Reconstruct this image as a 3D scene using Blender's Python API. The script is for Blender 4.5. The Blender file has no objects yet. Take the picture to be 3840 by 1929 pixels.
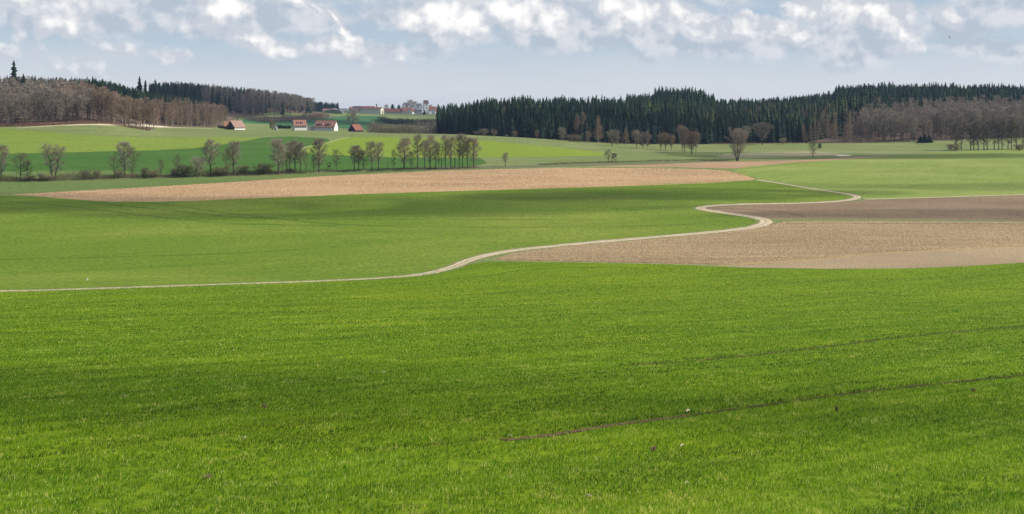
import bpy, math, random
import numpy as np
from mathutils import Vector
from mathutils.geometry import delaunay_2d_cdt

random.seed(7); rng = np.random.default_rng(7)
C = bpy.context.scene.collection
F = 4118.0; CX = 1920.0; HY = 440.0; Z0 = 34.0
PI = math.pi

# ------------------------------------------------------------------ terrain height
def zp(Y, py): return (HY - py) / F * Y
NEAR = [(-60, -1.9), (0.01, -1.7), (35, -12.66)]
def col(px, pts): return (px, NEAR + [(Y, zp(Y, v)) if k == 'p' else (Y, v) for (k, Y, v) in pts])
MID = [('p', 52, 1597), ('p', 95, 1299), ('p', 180, 1089), ('p', 225, 1000), ('p', 290, 862), ('p', 350, 764)]
COLS = [
 col(-1500, MID + [('p', 430, 690), ('p', 530, 575), ('p', 650, 478), ('z', 700, 3), ('z', 760, 9), ('z', 900, 12), ('z', 1500, 10), ('z', 6500, -40)]),
 col(0, MID + [('p', 430, 680), ('p', 530, 575), ('p', 590, 520), ('p', 650, 478), ('z', 700, 2), ('z', 770, 9), ('z', 900, 10), ('z', 1500, 8), ('z', 6500, -40)]),
 col(330, MID + [('p', 438, 668), ('p', 540, 573), ('p', 600, 516), ('p', 665, 466), ('z', 700, -1), ('z', 770, 7.5), ('z', 900, 9), ('z', 1500, 10), ('z', 6500, -40)]),
 col(640, MID + [('p', 445, 660), ('p', 545, 575), ('p', 640, 520), ('p', 740, 484), ('z', 850, -4.5), ('z', 1000, 2), ('z', 1300, 22), ('z', 1500, 26), ('z', 1900, 15), ('z', 6500, -40)]),
 col(1000, MID + [('p', 455, 650), ('p', 550, 575), ('p', 650, 520), ('p', 750, 489), ('z', 860, -12.4), ('z', 990, -11.8), ('p', 1100, 473), ('p', 1300, 437), ('z', 1400, 13), ('z', 1550, 18), ('z', 1900, 8), ('z', 6500, -40)]),
 col(1250, MID + [('p', 455, 645), ('p', 555, 575), ('p', 650, 522), ('p', 745, 492), ('z', 860, -13.5), ('z', 1000, -12.4), ('p', 1150, 470), ('p', 1500, 434), ('p', 1800, 422), ('z', 1950, 9), ('z', 2150, 11), ('z', 2600, 0), ('z', 6500, -40)]),
 col(1600, MID + [('p', 455, 635), ('p', 540, 590), ('p', 620, 535), ('p', 700, 503), ('z', 860, -15.5), ('z', 1000, -14), ('p', 1300, 470), ('p', 1600, 446), ('p', 1900, 430), ('z', 2050, 7), ('z', 2200, 8), ('z', 2600, 0), ('z', 6500, -40)]),
 col(1920, MID + [('p', 455, 630), ('p', 530, 592), ('p', 620, 540), ('p', 690, 516), ('z', 725, -13), ('z', 900, -8), ('z', 1300, -6), ('z', 2000, 5), ('z', 6500, -40)]),
 col(2400, MID + [('p', 400, 694), ('p', 470, 625), ('p', 560, 585), ('p', 640, 558), ('p', 700, 546), ('z', 760, -16), ('z', 900, -8.5), ('z', 1050, -2), ('z', 1250, 0), ('z', 2000, -2), ('z', 6500, -40)]),
 col(2800, MID + [('p', 375, 730), ('p', 425, 672), ('p', 520, 601), ('p', 700, 548), ('z', 780, -16), ('z', 950, -8), ('z', 1100, -1), ('z', 1250, 0), ('z', 2000, -2), ('z', 6500, -40)]),
 col(3300, MID + [('p', 375, 732), ('p', 440, 670), ('p', 520, 604), ('p', 700, 549), ('z', 800, -11), ('z', 950, 3), ('z', 1100, 8.5), ('z', 1400, 6), ('z', 6500, -40)]),
 col(3840, MID + [('p', 375, 731), ('p', 440, 664), ('p', 520, 600), ('p', 640, 555), ('z', 760, -12), ('z', 920, 1), ('z', 1080, 7), ('z', 1400, 5), ('z', 6500, -40)]),
 col(5600, MID + [('p', 375, 731), ('p', 440, 664), ('p', 520, 600), ('p', 640, 550), ('z', 760, -10), ('z', 920, 2), ('z', 1080, 7), ('z', 1400, 5), ('z', 6500, -40)]),
]
def wmap(Y):
    Y = np.asarray(Y, float)
    return np.where(Y > 20, np.log(np.maximum(Y, 20) / 20) + 1, Y / 20)
def pchip_slopes(x, y):
    h = np.diff(x); d = np.diff(y) / h
    m = np.zeros_like(y)
    for i in range(1, len(x) - 1):
        if d[i-1] * d[i] > 0:
            w1 = 2*h[i] + h[i-1]; w2 = h[i] + 2*h[i-1]
            m[i] = (w1 + w2) / (w1 / d[i-1] + w2 / d[i])
    m[0] = d[0]; m[-1] = d[-1]
    return m
PREP = []
for px, pts in COLS:
    x = np.array([float(wmap(p[0])) for p in pts]); y = np.array([p[1] for p in pts], float)
    PREP.append(((px - CX) / F, x, y, pchip_slopes(x, y)))
def hermite(x, y, m, q):
    i = np.clip(np.searchsorted(x, q) - 1, 0, len(x) - 2)
    h = x[i+1] - x[i]; t = np.clip((q - x[i]) / h, 0, 1)
    return ((1+2*t)*(1-t)**2*y[i] + t*(1-t)**2*h*m[i] + t*t*(3-2*t)*y[i+1] + t*t*(t-1)*h*m[i+1])
UC = np.array([p[0] for p in PREP])
def H(X, Y):
    X = np.atleast_1d(np.asarray(X, float)); Y = np.atleast_1d(np.asarray(Y, float))
    X, Y = np.broadcast_arrays(X, Y)
    q = wmap(Y); u = np.clip(X / np.maximum(Y, 12), UC[0], UC[-1])
    Zc = np.stack([hermite(p[1], p[2], p[3], q) for p in PREP])        # K,N
    h = np.diff(UC)[:, None]; d = np.diff(Zc, axis=0) / h
    m = np.zeros_like(Zc)
    a, b = d[:-1], d[1:]
    with np.errstate(divide='ignore', invalid='ignore'):
        w1 = 2*h[1:] + h[:-1]; w2 = h[1:] + 2*h[:-1]
        mm = (w1 + w2) / (w1 / a + w2 / b)
    m[1:-1] = np.where(a * b > 0, mm, 0)
    i = np.clip(np.searchsorted(UC, u) - 1, 0, len(UC) - 2); n = np.arange(len(u))
    hh = UC[i+1] - UC[i]; t = (u - UC[i]) / hh
    z = ((1+2*t)*(1-t)**2*Zc[i, n] + t*(1-t)**2*hh*m[i, n] + t*t*(3-2*t)*Zc[i+1, n] + t*t*(t-1)*hh*m[i+1, n])
    amp = np.clip((Y - 100) / 200, 0, 1) * 0.10
    z = z + amp * (np.sin(X / 17 + Y / 31) + np.sin(X / 29 - Y / 23 + 1.3))
    return z + Z0
RAYY = np.exp(np.linspace(math.log(33), math.log(2600), 700))
def _first(u, s, R):
    g = H(u * R, R) - Z0 - s * R
    k = np.argmax(g > 0)
    if g[k] <= 0: k = len(R) - 1
    return g, k
def hit(px, py):
    u = (px - CX) / F; s = (HY - py) / F
    g, k = _first(u, s, RAYY)
    if k == 0: return (u * RAYY[0], RAYY[0])
    R = np.linspace(RAYY[k-1], RAYY[k], 20)
    g, k = _first(u, s, R); k = max(k, 1)
    t = min(1, max(0, g[k-1] / (g[k-1] - g[k]))); Y = R[k-1] + t * (R[k] - R[k-1])
    return (u * Y, Y)
def gz(X, Y): return float(H(X, Y)[0])
def at(px, Y):
    X = (px - CX) / F * Y
    return Vector((X, Y, gz(X, Y)))

# ------------------------------------------------------------------ object helpers
def tag(o, label=None, cat=None, group=None, kind=None):
    if label: o['label'] = label
    if cat: o['category'] = cat
    if group: o['group'] = group
    if kind: o['kind'] = kind
    return o
def empty(name, loc=(0, 0, 0), rz=0):
    o = bpy.data.objects.new(name, None); C.objects.link(o)
    o.location = loc; o.rotation_euler = (0, 0, rz); o.empty_display_size = 0.2
    return o
def build(name, V, Fc, mats, parent=None, mi=None, smooth=False, attr=None):
    me = bpy.data.meshes.new(name)
    V = np.asarray(V, np.float32).reshape(-1, 3)
    if isinstance(Fc, np.ndarray):
        n, k = Fc.shape
        me.vertices.add(len(V)); me.vertices.foreach_set('co', V.ravel())
        me.loops.add(n * k); me.loops.foreach_set('vertex_index', Fc.astype(np.int32).ravel())
        me.polygons.add(n); me.polygons.foreach_set('loop_start', np.arange(0, n*k, k, dtype=np.int32))
        me.update(calc_edges=True)
    else:
        me.from_pydata([tuple(map(float, v)) for v in V], [], [tuple(map(int, f)) for f in Fc])
    for m in (mats if isinstance(mats, (list, tuple)) else [mats]): me.materials.append(m)
    if mi is not None: me.polygons.foreach_set('material_index', np.asarray(mi, np.int32))
    if smooth: me.polygons.foreach_set('use_smooth', np.ones(len(me.polygons), bool))
    if attr is not None:
        a = me.attributes.new('tint', 'FLOAT', 'POINT'); a.data.foreach_set('value', np.asarray(attr, np.float32))
    me.update()
    o = bpy.data.objects.new(name, me); C.objects.link(o)
    if parent: o.parent = parent
    return o
def dup(root):
    r = root.copy(); C.objects.link(r)
    for ch in list(root.children):
        c = ch.copy(); C.objects.link(c); c.parent = r
        for g in ch.children:
            d = g.copy(); C.objects.link(d); d.parent = c
    return r
class MB:
    def __init__(s): s.v = []; s.f = []
    def add(s, vs, fs):
        b = len(s.v); s.v += [tuple(v) for v in vs]; s.f += [tuple(b + i for i in f) for f in fs]
    def box(s, x0, x1, y0, y1, z0, z1):
        s.add([(x0,y0,z0),(x1,y0,z0),(x1,y1,z0),(x0,y1,z0),(x0,y0,z1),(x1,y0,z1),(x1,y1,z1),(x0,y1,z1)],
              [(0,3,2,1),(4,5,6,7),(0,1,5,4),(1,2,6,5),(2,3,7,6),(3,0,4,7)])
    def tube(s, pts, rad, n=5):
        pts = [Vector(p) for p in pts]; rings = []
        for i, p in enumerate(pts):
            d = (pts[min(i+1, len(pts)-1)] - pts[max(i-1, 0)])
            d = d.normalized() if d.length > 1e-6 else Vector((0, 0, 1))
            a = d.cross(Vector((0, 1, 0.1)) if abs(d.y) < .8 else Vector((1, 0, 0))).normalized(); b = d.cross(a)
            r = rad[i]
            rings.append([p + (a*math.cos(2*PI*k/n) + b*math.sin(2*PI*k/n))*r for k in range(n)])
        vs = [v for rg in rings for v in rg]; fs = []
        for i in range(len(pts)-1):
            for k in range(n):
                fs.append((i*n+k, i*n+(k+1) % n, (i+1)*n+(k+1) % n, (i+1)*n+k))
        fs.append(tuple(range((len(pts)-1)*n, len(pts)*n))); fs.append(tuple(reversed(range(n))))
        s.add(vs, fs)
    def build(s, name, mats, parent=None, **k): return build(name, s.v, s.f, mats, parent, **k)

# ------------------------------------------------------------------ materials
def newmat(name):
    m = bpy.data.materials.new(name); m.use_nodes = True
    nt = m.node_tree; b = nt.nodes['Principled BSDF']
    b.inputs['Roughness'].default_value = 0.95
    b.inputs['Specular IOR Level'].default_value = 0.1
    return m, nt, b
def N(nt, t, **k):
    n = nt.nodes.new(t)
    for a, v in k.items(): setattr(n, a, v)
    return n
def ramp(nt, fac, stops):
    r = N(nt, 'ShaderNodeValToRGB'); e = r.color_ramp.elements
    while len(e) < len(stops): e.new(0.5)
    for i, (p, c) in enumerate(stops):
        e[i].position = p; e[i].color = (*c, 1) if len(c) == 3 else c
    nt.links.new(fac, r.inputs[0]); return r.outputs[0]
def mixc(nt, a, b, fac, mode='MIX'):
    m = N(nt, 'ShaderNodeMix', data_type='RGBA', blend_type=mode)
    for s, v in ((m.inputs[0], fac), (m.inputs[6], a), (m.inputs[7], b)):
        if hasattr(v, 'is_linked'): nt.links.new(v, s)
        elif isinstance(v, tuple): s.default_value = (*v, 1)
        else: s.default_value = v
    return m.outputs[2]
def posmap(nt, angle, sx, sy, sz=1.0):
    g = N(nt, 'ShaderNodeNewGeometry')
    mp = N(nt, 'ShaderNodeMapping', vector_type='TEXTURE')
    mp.inputs['Rotation'].default_value = (0, 0, angle)
    mp.inputs['Scale'].default_value = (sx, sy, sz)
    nt.links.new(g.outputs['Position'], mp.inputs['Vector']); return mp.outputs[0]
def noise(nt, vec, scale, detail=3, rough=.55, dist=0):
    n = N(nt, 'ShaderNodeTexNoise'); n.inputs['Scale'].default_value = scale
    n.inputs['Detail'].default_value = detail; n.inputs['Roughness'].default_value = rough
    n.inputs['Distortion'].default_value = dist
    if vec is not None: nt.links.new(vec, n.inputs['Vector'])
    return n.outputs['Fac']
def bump(nt, b, h, dist, strength=1.0):
    bp = N(nt, 'ShaderNodeBump'); bp.inputs['Distance'].default_value = dist; bp.inputs['Strength'].default_value = strength
    nt.links.new(h, bp.inputs['Height']); nt.links.new(bp.outputs[0], b.inputs['Normal'])
def sc(c, k): return tuple(x*k for x in c)
def field_mat(name, ca, cb, angle=0.0, row=(60, 3), cc=None, grain=3.0, gamt=.25, patch=45.0, bmp=.12):
    """crop field: broad patches, drill rows along angle, fine grain"""
    m, nt, b = newmat(name)
    rows = noise(nt, posmap(nt, angle, row[0], row[1]), 1.0, 4, .6)
    pat = noise(nt, posmap(nt, angle, patch*1.6, patch), 1.0, 3, .5, .4)
    c = mixc(nt, ca, cb, ramp(nt, rows, [(.32, (0,0,0)), (.68, (1,1,1))]))
    c = mixc(nt, c, cc or sc(cb, 1.25), ramp(nt, pat, [(.45, (0,0,0)), (.75, (.7,.7,.7))]))
    gr = noise(nt, posmap(nt, 0, 1, 1), grain, 2, .7)
    g = ramp(nt, gr, [(.3, (1-gamt,)*3), (.7, (1+gamt,)*3)])
    c = mixc(nt, c, g, 1.0, 'MULTIPLY')
    nt.links.new(c, b.inputs['Base Color'])
    bump(nt, b, gr, bmp)
    return m
def soil_mat(name, ca, cb, cc, grain=2.2, angle=.5, bmp=.35, contrast=.16, row=(25, 1.2)):
    m, nt, b = newmat(name)
    gr = noise(nt, posmap(nt, 0, 1, 1), grain, 4, .7)
    rows = noise(nt, posmap(nt, angle, row[0], row[1]), 1.0, 3, .6)
    pat = noise(nt, posmap(nt, angle, 60, 25), 1.0, 3, .5)
    c = mixc(nt, ca, cb, ramp(nt, gr, [(.5-contrast, (0,0,0)), (.5+contrast, (1,1,1))]))
    c = mixc(nt, c, cc, ramp(nt, rows, [(.42, (0,0,0)), (.8, (.8,.8,.8))]))
    c = mixc(nt, c, ramp(nt, pat, [(.3, (.85,)*3), (.7, (1.15,)*3)]), 1.0, 'MULTIPLY')
    nt.links.new(c, b.inputs['Base Color'])
    bump(nt, b, gr, bmp)
    return m
def plain_mat(name, c, var=.15, scale=1.5, rough=.9, bmp=0):
    m, nt, b = newmat(name); b.inputs['Roughness'].default_value = rough
    n = noise(nt, posmap(nt, 0, 1, 1), scale, 4, .6)
    cc = mixc(nt, c, ramp(nt, n, [(.25, (1-var,)*3), (.75, (1+var,)*3)]), 1.0, 'MULTIPLY')
    nt.links.new(cc, b.inputs['Base Color'])
    if bmp: bump(nt, b, n, bmp)
    return m
def leaf_mat(name, ca, cb, scale=.15, trans=.3, attr=False, cc=None):
    """foliage: colour varies between neighbouring plants"""
    m, nt, b = newmat(name)
    n = noise(nt, posmap(nt, 0, 1, 1), scale, 3, .75)
    c = mixc(nt, ca, cb, ramp(nt, n, [(.35, (0,0,0)), (.65, (1,1,1))]))
    if attr:
        a = N(nt, 'ShaderNodeAttribute', attribute_name='tint')
        c = mixc(nt, c, ramp(nt, a.outputs['Fac'], [(0, (.6,)*3), (.5, (1.0,)*3), (.8, (1.5, 1.5, 1.25)), (1, (2.3, 2.1, 1.5))]), 1.0, 'MULTIPLY')
    oi = N(nt, 'ShaderNodeObjectInfo')
    c = mixc(nt, c, ramp(nt, oi.outputs['Random'], [(0, (.8,)*3), (1, (1.2,)*3)]), 1.0, 'MULTIPLY')
    nt.links.new(c, b.inputs['Base Color'])
    if trans:
        tr = N(nt, 'ShaderNodeBsdfTranslucent'); nt.links.new(c, tr.inputs[0])
        mx = N(nt, 'ShaderNodeMixShader'); mx.inputs[0].default_value = trans
        nt.links.new(b.outputs[0], mx.inputs[1]); nt.links.new(tr.outputs[0], mx.inputs[2])
        nt.links.new(mx.outputs[0], nt.nodes['Material Output'].inputs[0])
    return m

# ------------------------------------------------------------------ fields (px outlines are turned into ground coordinates once)
def dens(pts, step=14.0):
    out = []
    for a, b in zip(pts[:-1], pts[1:]):
        n = max(1, int(math.hypot(b[0]-a[0], b[1]-a[1]) / step))
        out += [(a[0]+(b[0]-a[0])*k/n, a[1]+(b[1]-a[1])*k/n) for k in range(n)]
    out.append(pts[-1]); return out
def spline(pts, n=8):
    P = [pts[0]] + list(pts) + [pts[-1]]; out = []
    for i in range(1, len(P)-2):
        p0, p1, p2, p3 = [np.array(q, float) for q in P[i-1:i+3]]
        for k in range(n):
            t = k / n
            out.append(tuple(.5*((2*p1)+(-p0+p2)*t+(2*p0-5*p1+4*p2-p3)*t*t+(-p0+3*p1-3*p2+p3)*t**3)))
    out.append(tuple(pts[-1])); return out
def G(pts, wob=0.0, seed=0):
    """outline on the ground with a slightly ragged edge"""
    r = random.Random(seed); out = []
    for i, p in enumerate(pts):
        if len(p) == 3: q = p[1:] if p[0] == 'xy' else ((p[1]-CX)/F*p[2], p[2])
        else:
            q = hit(p[0], p[1]); q = (q[0]+r.uniform(-wob, wob), q[1]+r.uniform(-wob, wob))
        out.append(q)
    return out
def strip(pts, w):
    P = [Vector(p) for p in pts]; L = []; R = []
    for i, p in enumerate(P):
        d = (P[min(i+1, len(P)-1)] - P[max(i-1, 0)]).normalized(); n = Vector((-d.y, d.x))
        ww = w if not hasattr(w, '__len__') else np.interp(i/(len(P)-1), [0, .25, .5, .75, 1], w)
        j1, j2 = random.uniform(.88, 1.12), random.uniform(.88, 1.12); L.append(tuple(p+n*ww/2*j1)); R.append(tuple(p-n*ww/2*j2))
    return L + R[::-1]

track_px = [(-1500, 1108), (-700, 1101), (0, 1092), (400, 1081), (783, 1068), (1150, 1056), (1446, 1042), (1600, 1026), (1690, 1004), (1760, 976), (1834, 956), (1938, 938), (2090, 922), (2236, 908), (2534, 883), (2700, 868), (2800, 856), (2862, 842), (2872, 828), (2835, 816), (2770, 806), (2690, 795), (2630, 784), (2640, 776), (2700, 770), (2800, 766), (3000, 762), (3130, 756), (3195, 748), (3215, 738), (3170, 727), (3060, 710), (2981, 697), (2900, 684), (2835, 674)]
track = []
for p in spline(track_px, 6): track.append(hit(*p))
def tidy(P, tol=.5):
    out = [P[0]]
    for p in P[1:]:
        if math.hypot(p[0]-out[-1][0], p[1]-out[-1][1]) > tol: out.append(p)
    return out
track = tidy(track, .8)
near_edge_px = [(1760, 992), (1835, 981), (2100, 984), (2500, 992), (2800, 1005), (3100, 1010), (3400, 1008), (3620, 1000), (3840, 986), (4300, 970), (5600, 955)]
left_side = G(dens(track_px[:10]))
near_field = left_side + G(dens(near_edge_px)) + [(140, 60), (110, -50), (-110, -50), (-140, 60)]
tk_far = track_px[9:]
green_field = G(dens([(-1500, 1108), (-700, 1101), (0, 1092), (783, 1068), (1446, 1042)] + track_px[7:]) + dens([(2836, 676), (2683, 686), (2236, 702), (1685, 718), (1280, 731), (1043, 741), (900, 746), (750, 753), (596, 757), (420, 757), (328, 752), (160, 740), (0, 733), (-400, 722), (-1500, 715)]), .25, 3)
brown_strip = G(dens([(40, 729), (150, 725), (298, 716), (450, 708), (596, 700), (894, 682), (1237, 660), (1491, 648), (1789, 637), (2100, 630), (2400, 631), (2650, 636), (2743, 642), (2790, 655), (2838, 672), (2836, 676), (2683, 686), (2236, 702), (1685, 718), (1280, 731), (1043, 741), (900, 746), (750, 753), (596, 757), (420, 757), (328, 752), (200, 742), (100, 733)]), .35, 4)
brown_upper_strip = G(dens([(2200, 624), (2385, 620), (2460, 617), (2683, 608), (2832, 605), (3056, 599), (3205, 590), (3354, 585), (3300, 590), (3205, 596), (2981, 610), (2832, 623), (2760, 632), (2600, 630), (2400, 627)]), .3, 5)
right_green = G(dens([(2745, 636), (2832, 623), (2981, 611), (3205, 596), (3354, 585), (3500, 574), (3700, 565), (3840, 556), (4300, 552), (5600, 550), (5600, 715), (4300, 722), (3840, 729), (3500, 739), (3250, 747), (3215, 738), (3170, 727), (3060, 710), (2981, 697), (2900, 684), (2838, 672), (2790, 655)]), .2, 6)
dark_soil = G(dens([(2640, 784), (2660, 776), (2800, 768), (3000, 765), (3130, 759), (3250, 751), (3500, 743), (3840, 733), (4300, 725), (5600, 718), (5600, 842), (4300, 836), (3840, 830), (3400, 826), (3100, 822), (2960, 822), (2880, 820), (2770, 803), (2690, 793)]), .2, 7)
clod_field = G(dens([(1850, 972), (1920, 950), (2090, 928), (2236, 914), (2534, 890), (2750, 868), (2880, 845), (2940, 832), (3100, 829), (3400, 831), (3840, 834), (4300, 840), (5600, 850), (5600, 900), (4300, 912), (3840, 926), (3600, 934), (3300, 950), (3000, 978), (2800, 996), (2680, 994), (2500, 989), (2300, 984), (2100, 980), (1900, 978)]), .15, 8)
pale_field = G(dens([(2700, 997), (2800, 996), (3000, 978), (3300, 950), (3600, 934), (3840, 926), (4300, 912), (5600, 900), (5600, 955), (4300, 970), (3840, 985), (3620, 998), (3400, 1006), (3100, 1008), (2800, 1003)]), .1, 9)
dark_green = G(dens([(-1500, 585), (-400, 582), (0, 577), (300, 571), (600, 564), (716, 559), (793, 549), (870, 540), (986, 516), (1090, 512), (1219, 518), (1240, 530), (1180, 545), (1130, 560), (1140, 573), (1219, 581), (1500, 592), (1800, 592), (1830, 612), (1760, 626), (1500, 636), (1200, 644), (900, 652), (600, 653), (420, 640), (200, 640), (0, 644), (-400, 650), (-1500, 655)]), .4, 10)
yellow_wedge = G(dens([(-1500, 490), (-400, 484), (0, 482), (150, 493), (309, 506), (450, 514), (618, 518), (800, 515), (980, 515), (870, 540), (793, 549), (716, 559), (600, 564), (300, 571), (0, 577), (-400, 582), (-1500, 585)]), .4, 11)
yellow_field = G(dens([(1145, 558), (1180, 545), (1240, 530), (1308, 515), (1450, 514), (1586, 517), (1840, 529), (2070, 552), (2200, 565), (2264, 574), (2264, 584), (2070, 588), (1800, 591), (1500, 591), (1219, 580), (1150, 572)]), .4, 12)
tan_meadow = G(dens([(2690, 588), (2720, 578), (2840, 571), (3050, 568), (3130, 574), (3180, 584), (3050, 588), (2860, 592), (2740, 594)]), .8, 13)
sand_patch = G(dens([(3132, 584), (3160, 581), (3200, 582), (3180, 586), (3140, 587)]), .5, 14)
far_green = G(dens([(880, 452), (1000, 440), (1219, 442), (1300, 434), (1430, 436), (1440, 470), (1380, 486), (1120, 476), (1000, 466), (900, 462)]), .6, 15)
forest_path = strip(tidy([hit(*p) for p in dens([(60, 480), (135, 476), (232, 470), (328, 468), (464, 468), (600, 475), (700, 480), (800, 484)])], 1), [1.0, 5, 7, 9, 4])
far_path = strip(tidy([hit(*p) for p in dens([(967, 440), (1025, 437), (1102, 438), (1218, 441)], 20)], 2), 6)
baulk = strip(tidy([hit(*p) for p in dens([(2460, 624), (2600, 631), (2745, 634)], 20)], 2), [1, 3, 3, 3, 2])
rough_edge = G(dens([(1560, 628), (1800, 625), (2000, 619), (2200, 613), (2385, 608), (2700, 600), (2740, 604), (2460, 616), (2200, 624), (1850, 633), (1600, 640)]), .7, 16)
left_meadow = G(dens([(-1500, 655), (-400, 650), (0, 644), (200, 640), (420, 640), (600, 653), (900, 652), (1200, 644), (1500, 636), (1560, 630), (1560, 646), (1237, 660), (894, 682), (596, 700), (298, 716), (40, 729), (-400, 722), (-1500, 715)]), .3, 17)
farm_verge = strip(track, [3.6, 4.4, 6.0, 4.4, 3.6])
farm_track = strip(track, [2.2, 2.3, 3.4, 2.6, 1.9])

RA = hit(1900, 1650); RB = hit(3840, 1392)
ROWA = math.atan2(RB[1]-RA[1], RB[0]-RA[0])

wpoly = lambda l: [((px-CX)/F*Y, Y) for px, Y in dens(l, 40)]
M_FLOOR = plain_mat('m_floor', (.11, .075, .05), .35, .5, .95, .3)
REG = [  # name, outline, material  (later wins)
 ('meadow_strip', left_meadow, field_mat('m_olive', (.085,.13,.030), (.11,.15,.04), .1, (80, 6), (.13,.14,.05), .8)),
 ('dark_crop_field', dark_green, field_mat('m_darkcrop', (.038,.098,.012), (.05,.11,.015), .05, (120, 5), (.075,.125,.02), .7)),
 ('young_crop_field', yellow_wedge, field_mat('m_yellowgreen', (.135,.185,.022), (.165,.215,.028), -.1, (150, 8), (.12,.19,.03), .7)),
 ('rape_field', yellow_field, field_mat('m_yellowgreen_b', (.145,.20,.016), (.17,.225,.02), .0, (150, 8), (.13,.21,.02), .7)),
 ('far_crop_field', far_green, field_mat('m_fargreen', (.03,.095,.032), (.04,.11,.036), .0, (120, 10), (.06,.125,.045), .5)),
 ('forest_floor', wpoly([(-1400, 652), (0, 653), (135, 655), (328, 671), (470, 684), (560, 700), (590, 735), (700, 800), (800, 880), (830, 960), (900, 1200), (1000, 1340), (1140, 1380), (1190, 1500), (1200, 1700), (1250, 1840), (1250, 2000), (900, 2000), (-1400, 1500)]), M_FLOOR),
 ('forest_floor', wpoly([(1640, 800), (1700, 728), (1900, 708), (2400, 718), (3000, 731), (3840, 731), (5500, 718), (5500, 1500), (2400, 1500), (1640, 1100)]), M_FLOOR),
 ('rough_grass', rough_edge, field_mat('m_rough', (.11,.115,.05), (.15,.14,.075), .1, (20, 3), (.09,.12,.04), 1.2, .4, 20, .4)),
 ('reed_meadow', tan_meadow, field_mat('m_tan', (.24,.22,.11), (.29,.25,.14), .1, (50, 8), (.2,.2,.09), .8)),
 ('sand_patch', sand_patch, plain_mat('m_sand', (.6,.52,.36))),
 ('ploughed_field', brown_strip, soil_mat('m_plough', (.26,.155,.075), (.38,.235,.115), (.42,.285,.15), 1.3, .06, .3)),
 ('harrowed_field', brown_upper_strip, soil_mat('m_harrow', (.26,.16,.09), (.34,.21,.12), (.36,.24,.14), 1.0, .06, .2)),
 ('barley_field', right_green, field_mat('m_barley', (.14,.19,.03), (.175,.22,.045), .9, (180, 3.2), (.23,.25,.07), 1.0)),
 ('winter_crop_field', green_field, field_mat('m_winter', (.085,.14,.009), (.112,.165,.013), ROWA*.6, (90, 2.2), (.18,.21,.03), 1.1, .32, 34, .2)),
 ('grass_baulk', baulk, field_mat('m_baulk', (.11,.15,.03), (.13,.17,.04))),
 ('wheat_field', near_field, None),
 ('verge', farm_verge, field_mat('m_verge', (.12,.155,.04), (.19,.17,.08), 0, (5, 2), (.1,.15,.03), 2.0, .4, 12, .25)),
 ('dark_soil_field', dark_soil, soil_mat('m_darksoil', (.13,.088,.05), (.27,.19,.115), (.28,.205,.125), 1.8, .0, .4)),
 ('clod_field', clod_field, soil_mat('m_clod', (.17,.11,.055), (.40,.29,.15), (.44,.33,.18), 1.7, .05, .6)),
 ('fallow_field', pale_field, soil_mat('m_pale', (.25,.175,.095), (.40,.30,.18), (.31,.23,.13), 2.0, .12, .5, .14, (30, .7))),
 ('farm_track', farm_track, None),
 ('forest_path', forest_path, plain_mat('m_path', (.50,.43,.29), .2, .3)),
 ('far_path', far_path, plain_mat('m_path_b', (.42,.38,.30), .2, .3)),
]
# wheat field ground between the blades
m, nt, b = newmat('m_wheatground')
p = posmap(nt, ROWA, 30, 1.6)
g1 = noise(nt, p, 1.0, 4, .6); g2 = noise(nt, posmap(nt, 0, 1, 1), 3.2, 4, .7); g3 = noise(nt, posmap(nt, ROWA, 40, 14), 1.0, 3, .5)
c = mixc(nt, (.085,.14,.002), (.12,.185,.003), ramp(nt, g1, [(.35, (0,0,0)), (.65, (1,1,1))]))
c = mixc(nt, c, (.15,.21,.003), ramp(nt, g3, [(.45, (0,0,0)), (.7, (.8,.8,.8))]))
c = mixc(nt, c, (.13,.085,.04), ramp(nt, g2, [(.60, (0,0,0)), (.74, (.45,.45,.45))]))
c = mixc(nt, c, ramp(nt, g2, [(.3, (.72,)*3), (.7, (1.25,)*3)]), 1.0, 'MULTIPLY')
nt.links.new(c, b.inputs['Base Color']); bump(nt, b, g2, .1)
M_WHEATG = m
# track: two worn wheel lanes with a duller middle would need road coordinates; gravel tone with dusty patches
m, nt, b = newmat('m_track')
g1 = noise(nt, posmap(nt, 0, 1, 1), 1.2, 5, .7); g2 = noise(nt, posmap(nt, .2, 22, 2), 1.0, 3, .5)
c = mixc(nt, (.38,.30,.19), (.50,.41,.28), ramp(nt, g1, [(.35, (0,0,0)), (.65, (1,1,1))]))
c = mixc(nt, c, (.24,.22,.12), ramp(nt, g2, [(.55, (0,0,0)), (.75, (.6,.6,.6))]))
nt.links.new(c, b.inputs['Base Color']); bump(nt, b, g1, .06)
M_TRACK = m
M_MEADOW = field_mat('m_meadow', (.12,.15,.042), (.145,.175,.055), .1, (100, 7), (.20,.21,.09), .7)

pts = []; edges = []; polys = []
for nme, poly, mt in REG:
    if (poly[0][0]-poly[-1][0])**2 + (poly[0][1]-poly[-1][1])**2 < 1e-6: poly = poly[:-1]
    b0 = len(pts); q = []
    for p in poly:
        if not q or math.hypot(p[0]-q[-1][0], p[1]-q[-1][1]) > .02: q.append(p)
    pts += q; n_ = len(q); edges += [(b0+i, b0+(i+1) % n_) for i in range(n_)]; polys.append(q)
ys = [-60, -30, -10, 0, 10, 20, 27] + list(np.exp(np.arange(math.log(32), math.log(2600), .022))) + [2900, 3400, 4200, 5200, 6400]
for Y in ys:
    us = list(np.arange(-.62, .621, .013)) + [-1.3, -1.1, -.95, -.8, -.7, .7, .8, .95, 1.1, 1.3]
    sc_ = max(Y, 45)
    for k, u in enumerate(us):
        X = u*sc_ + random.uniform(-.002, .002)*sc_
        pts.append((X, Y + (random.uniform(-.003, .003)*Y if Y > 30 and Y < 3000 else 0)))
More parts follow.
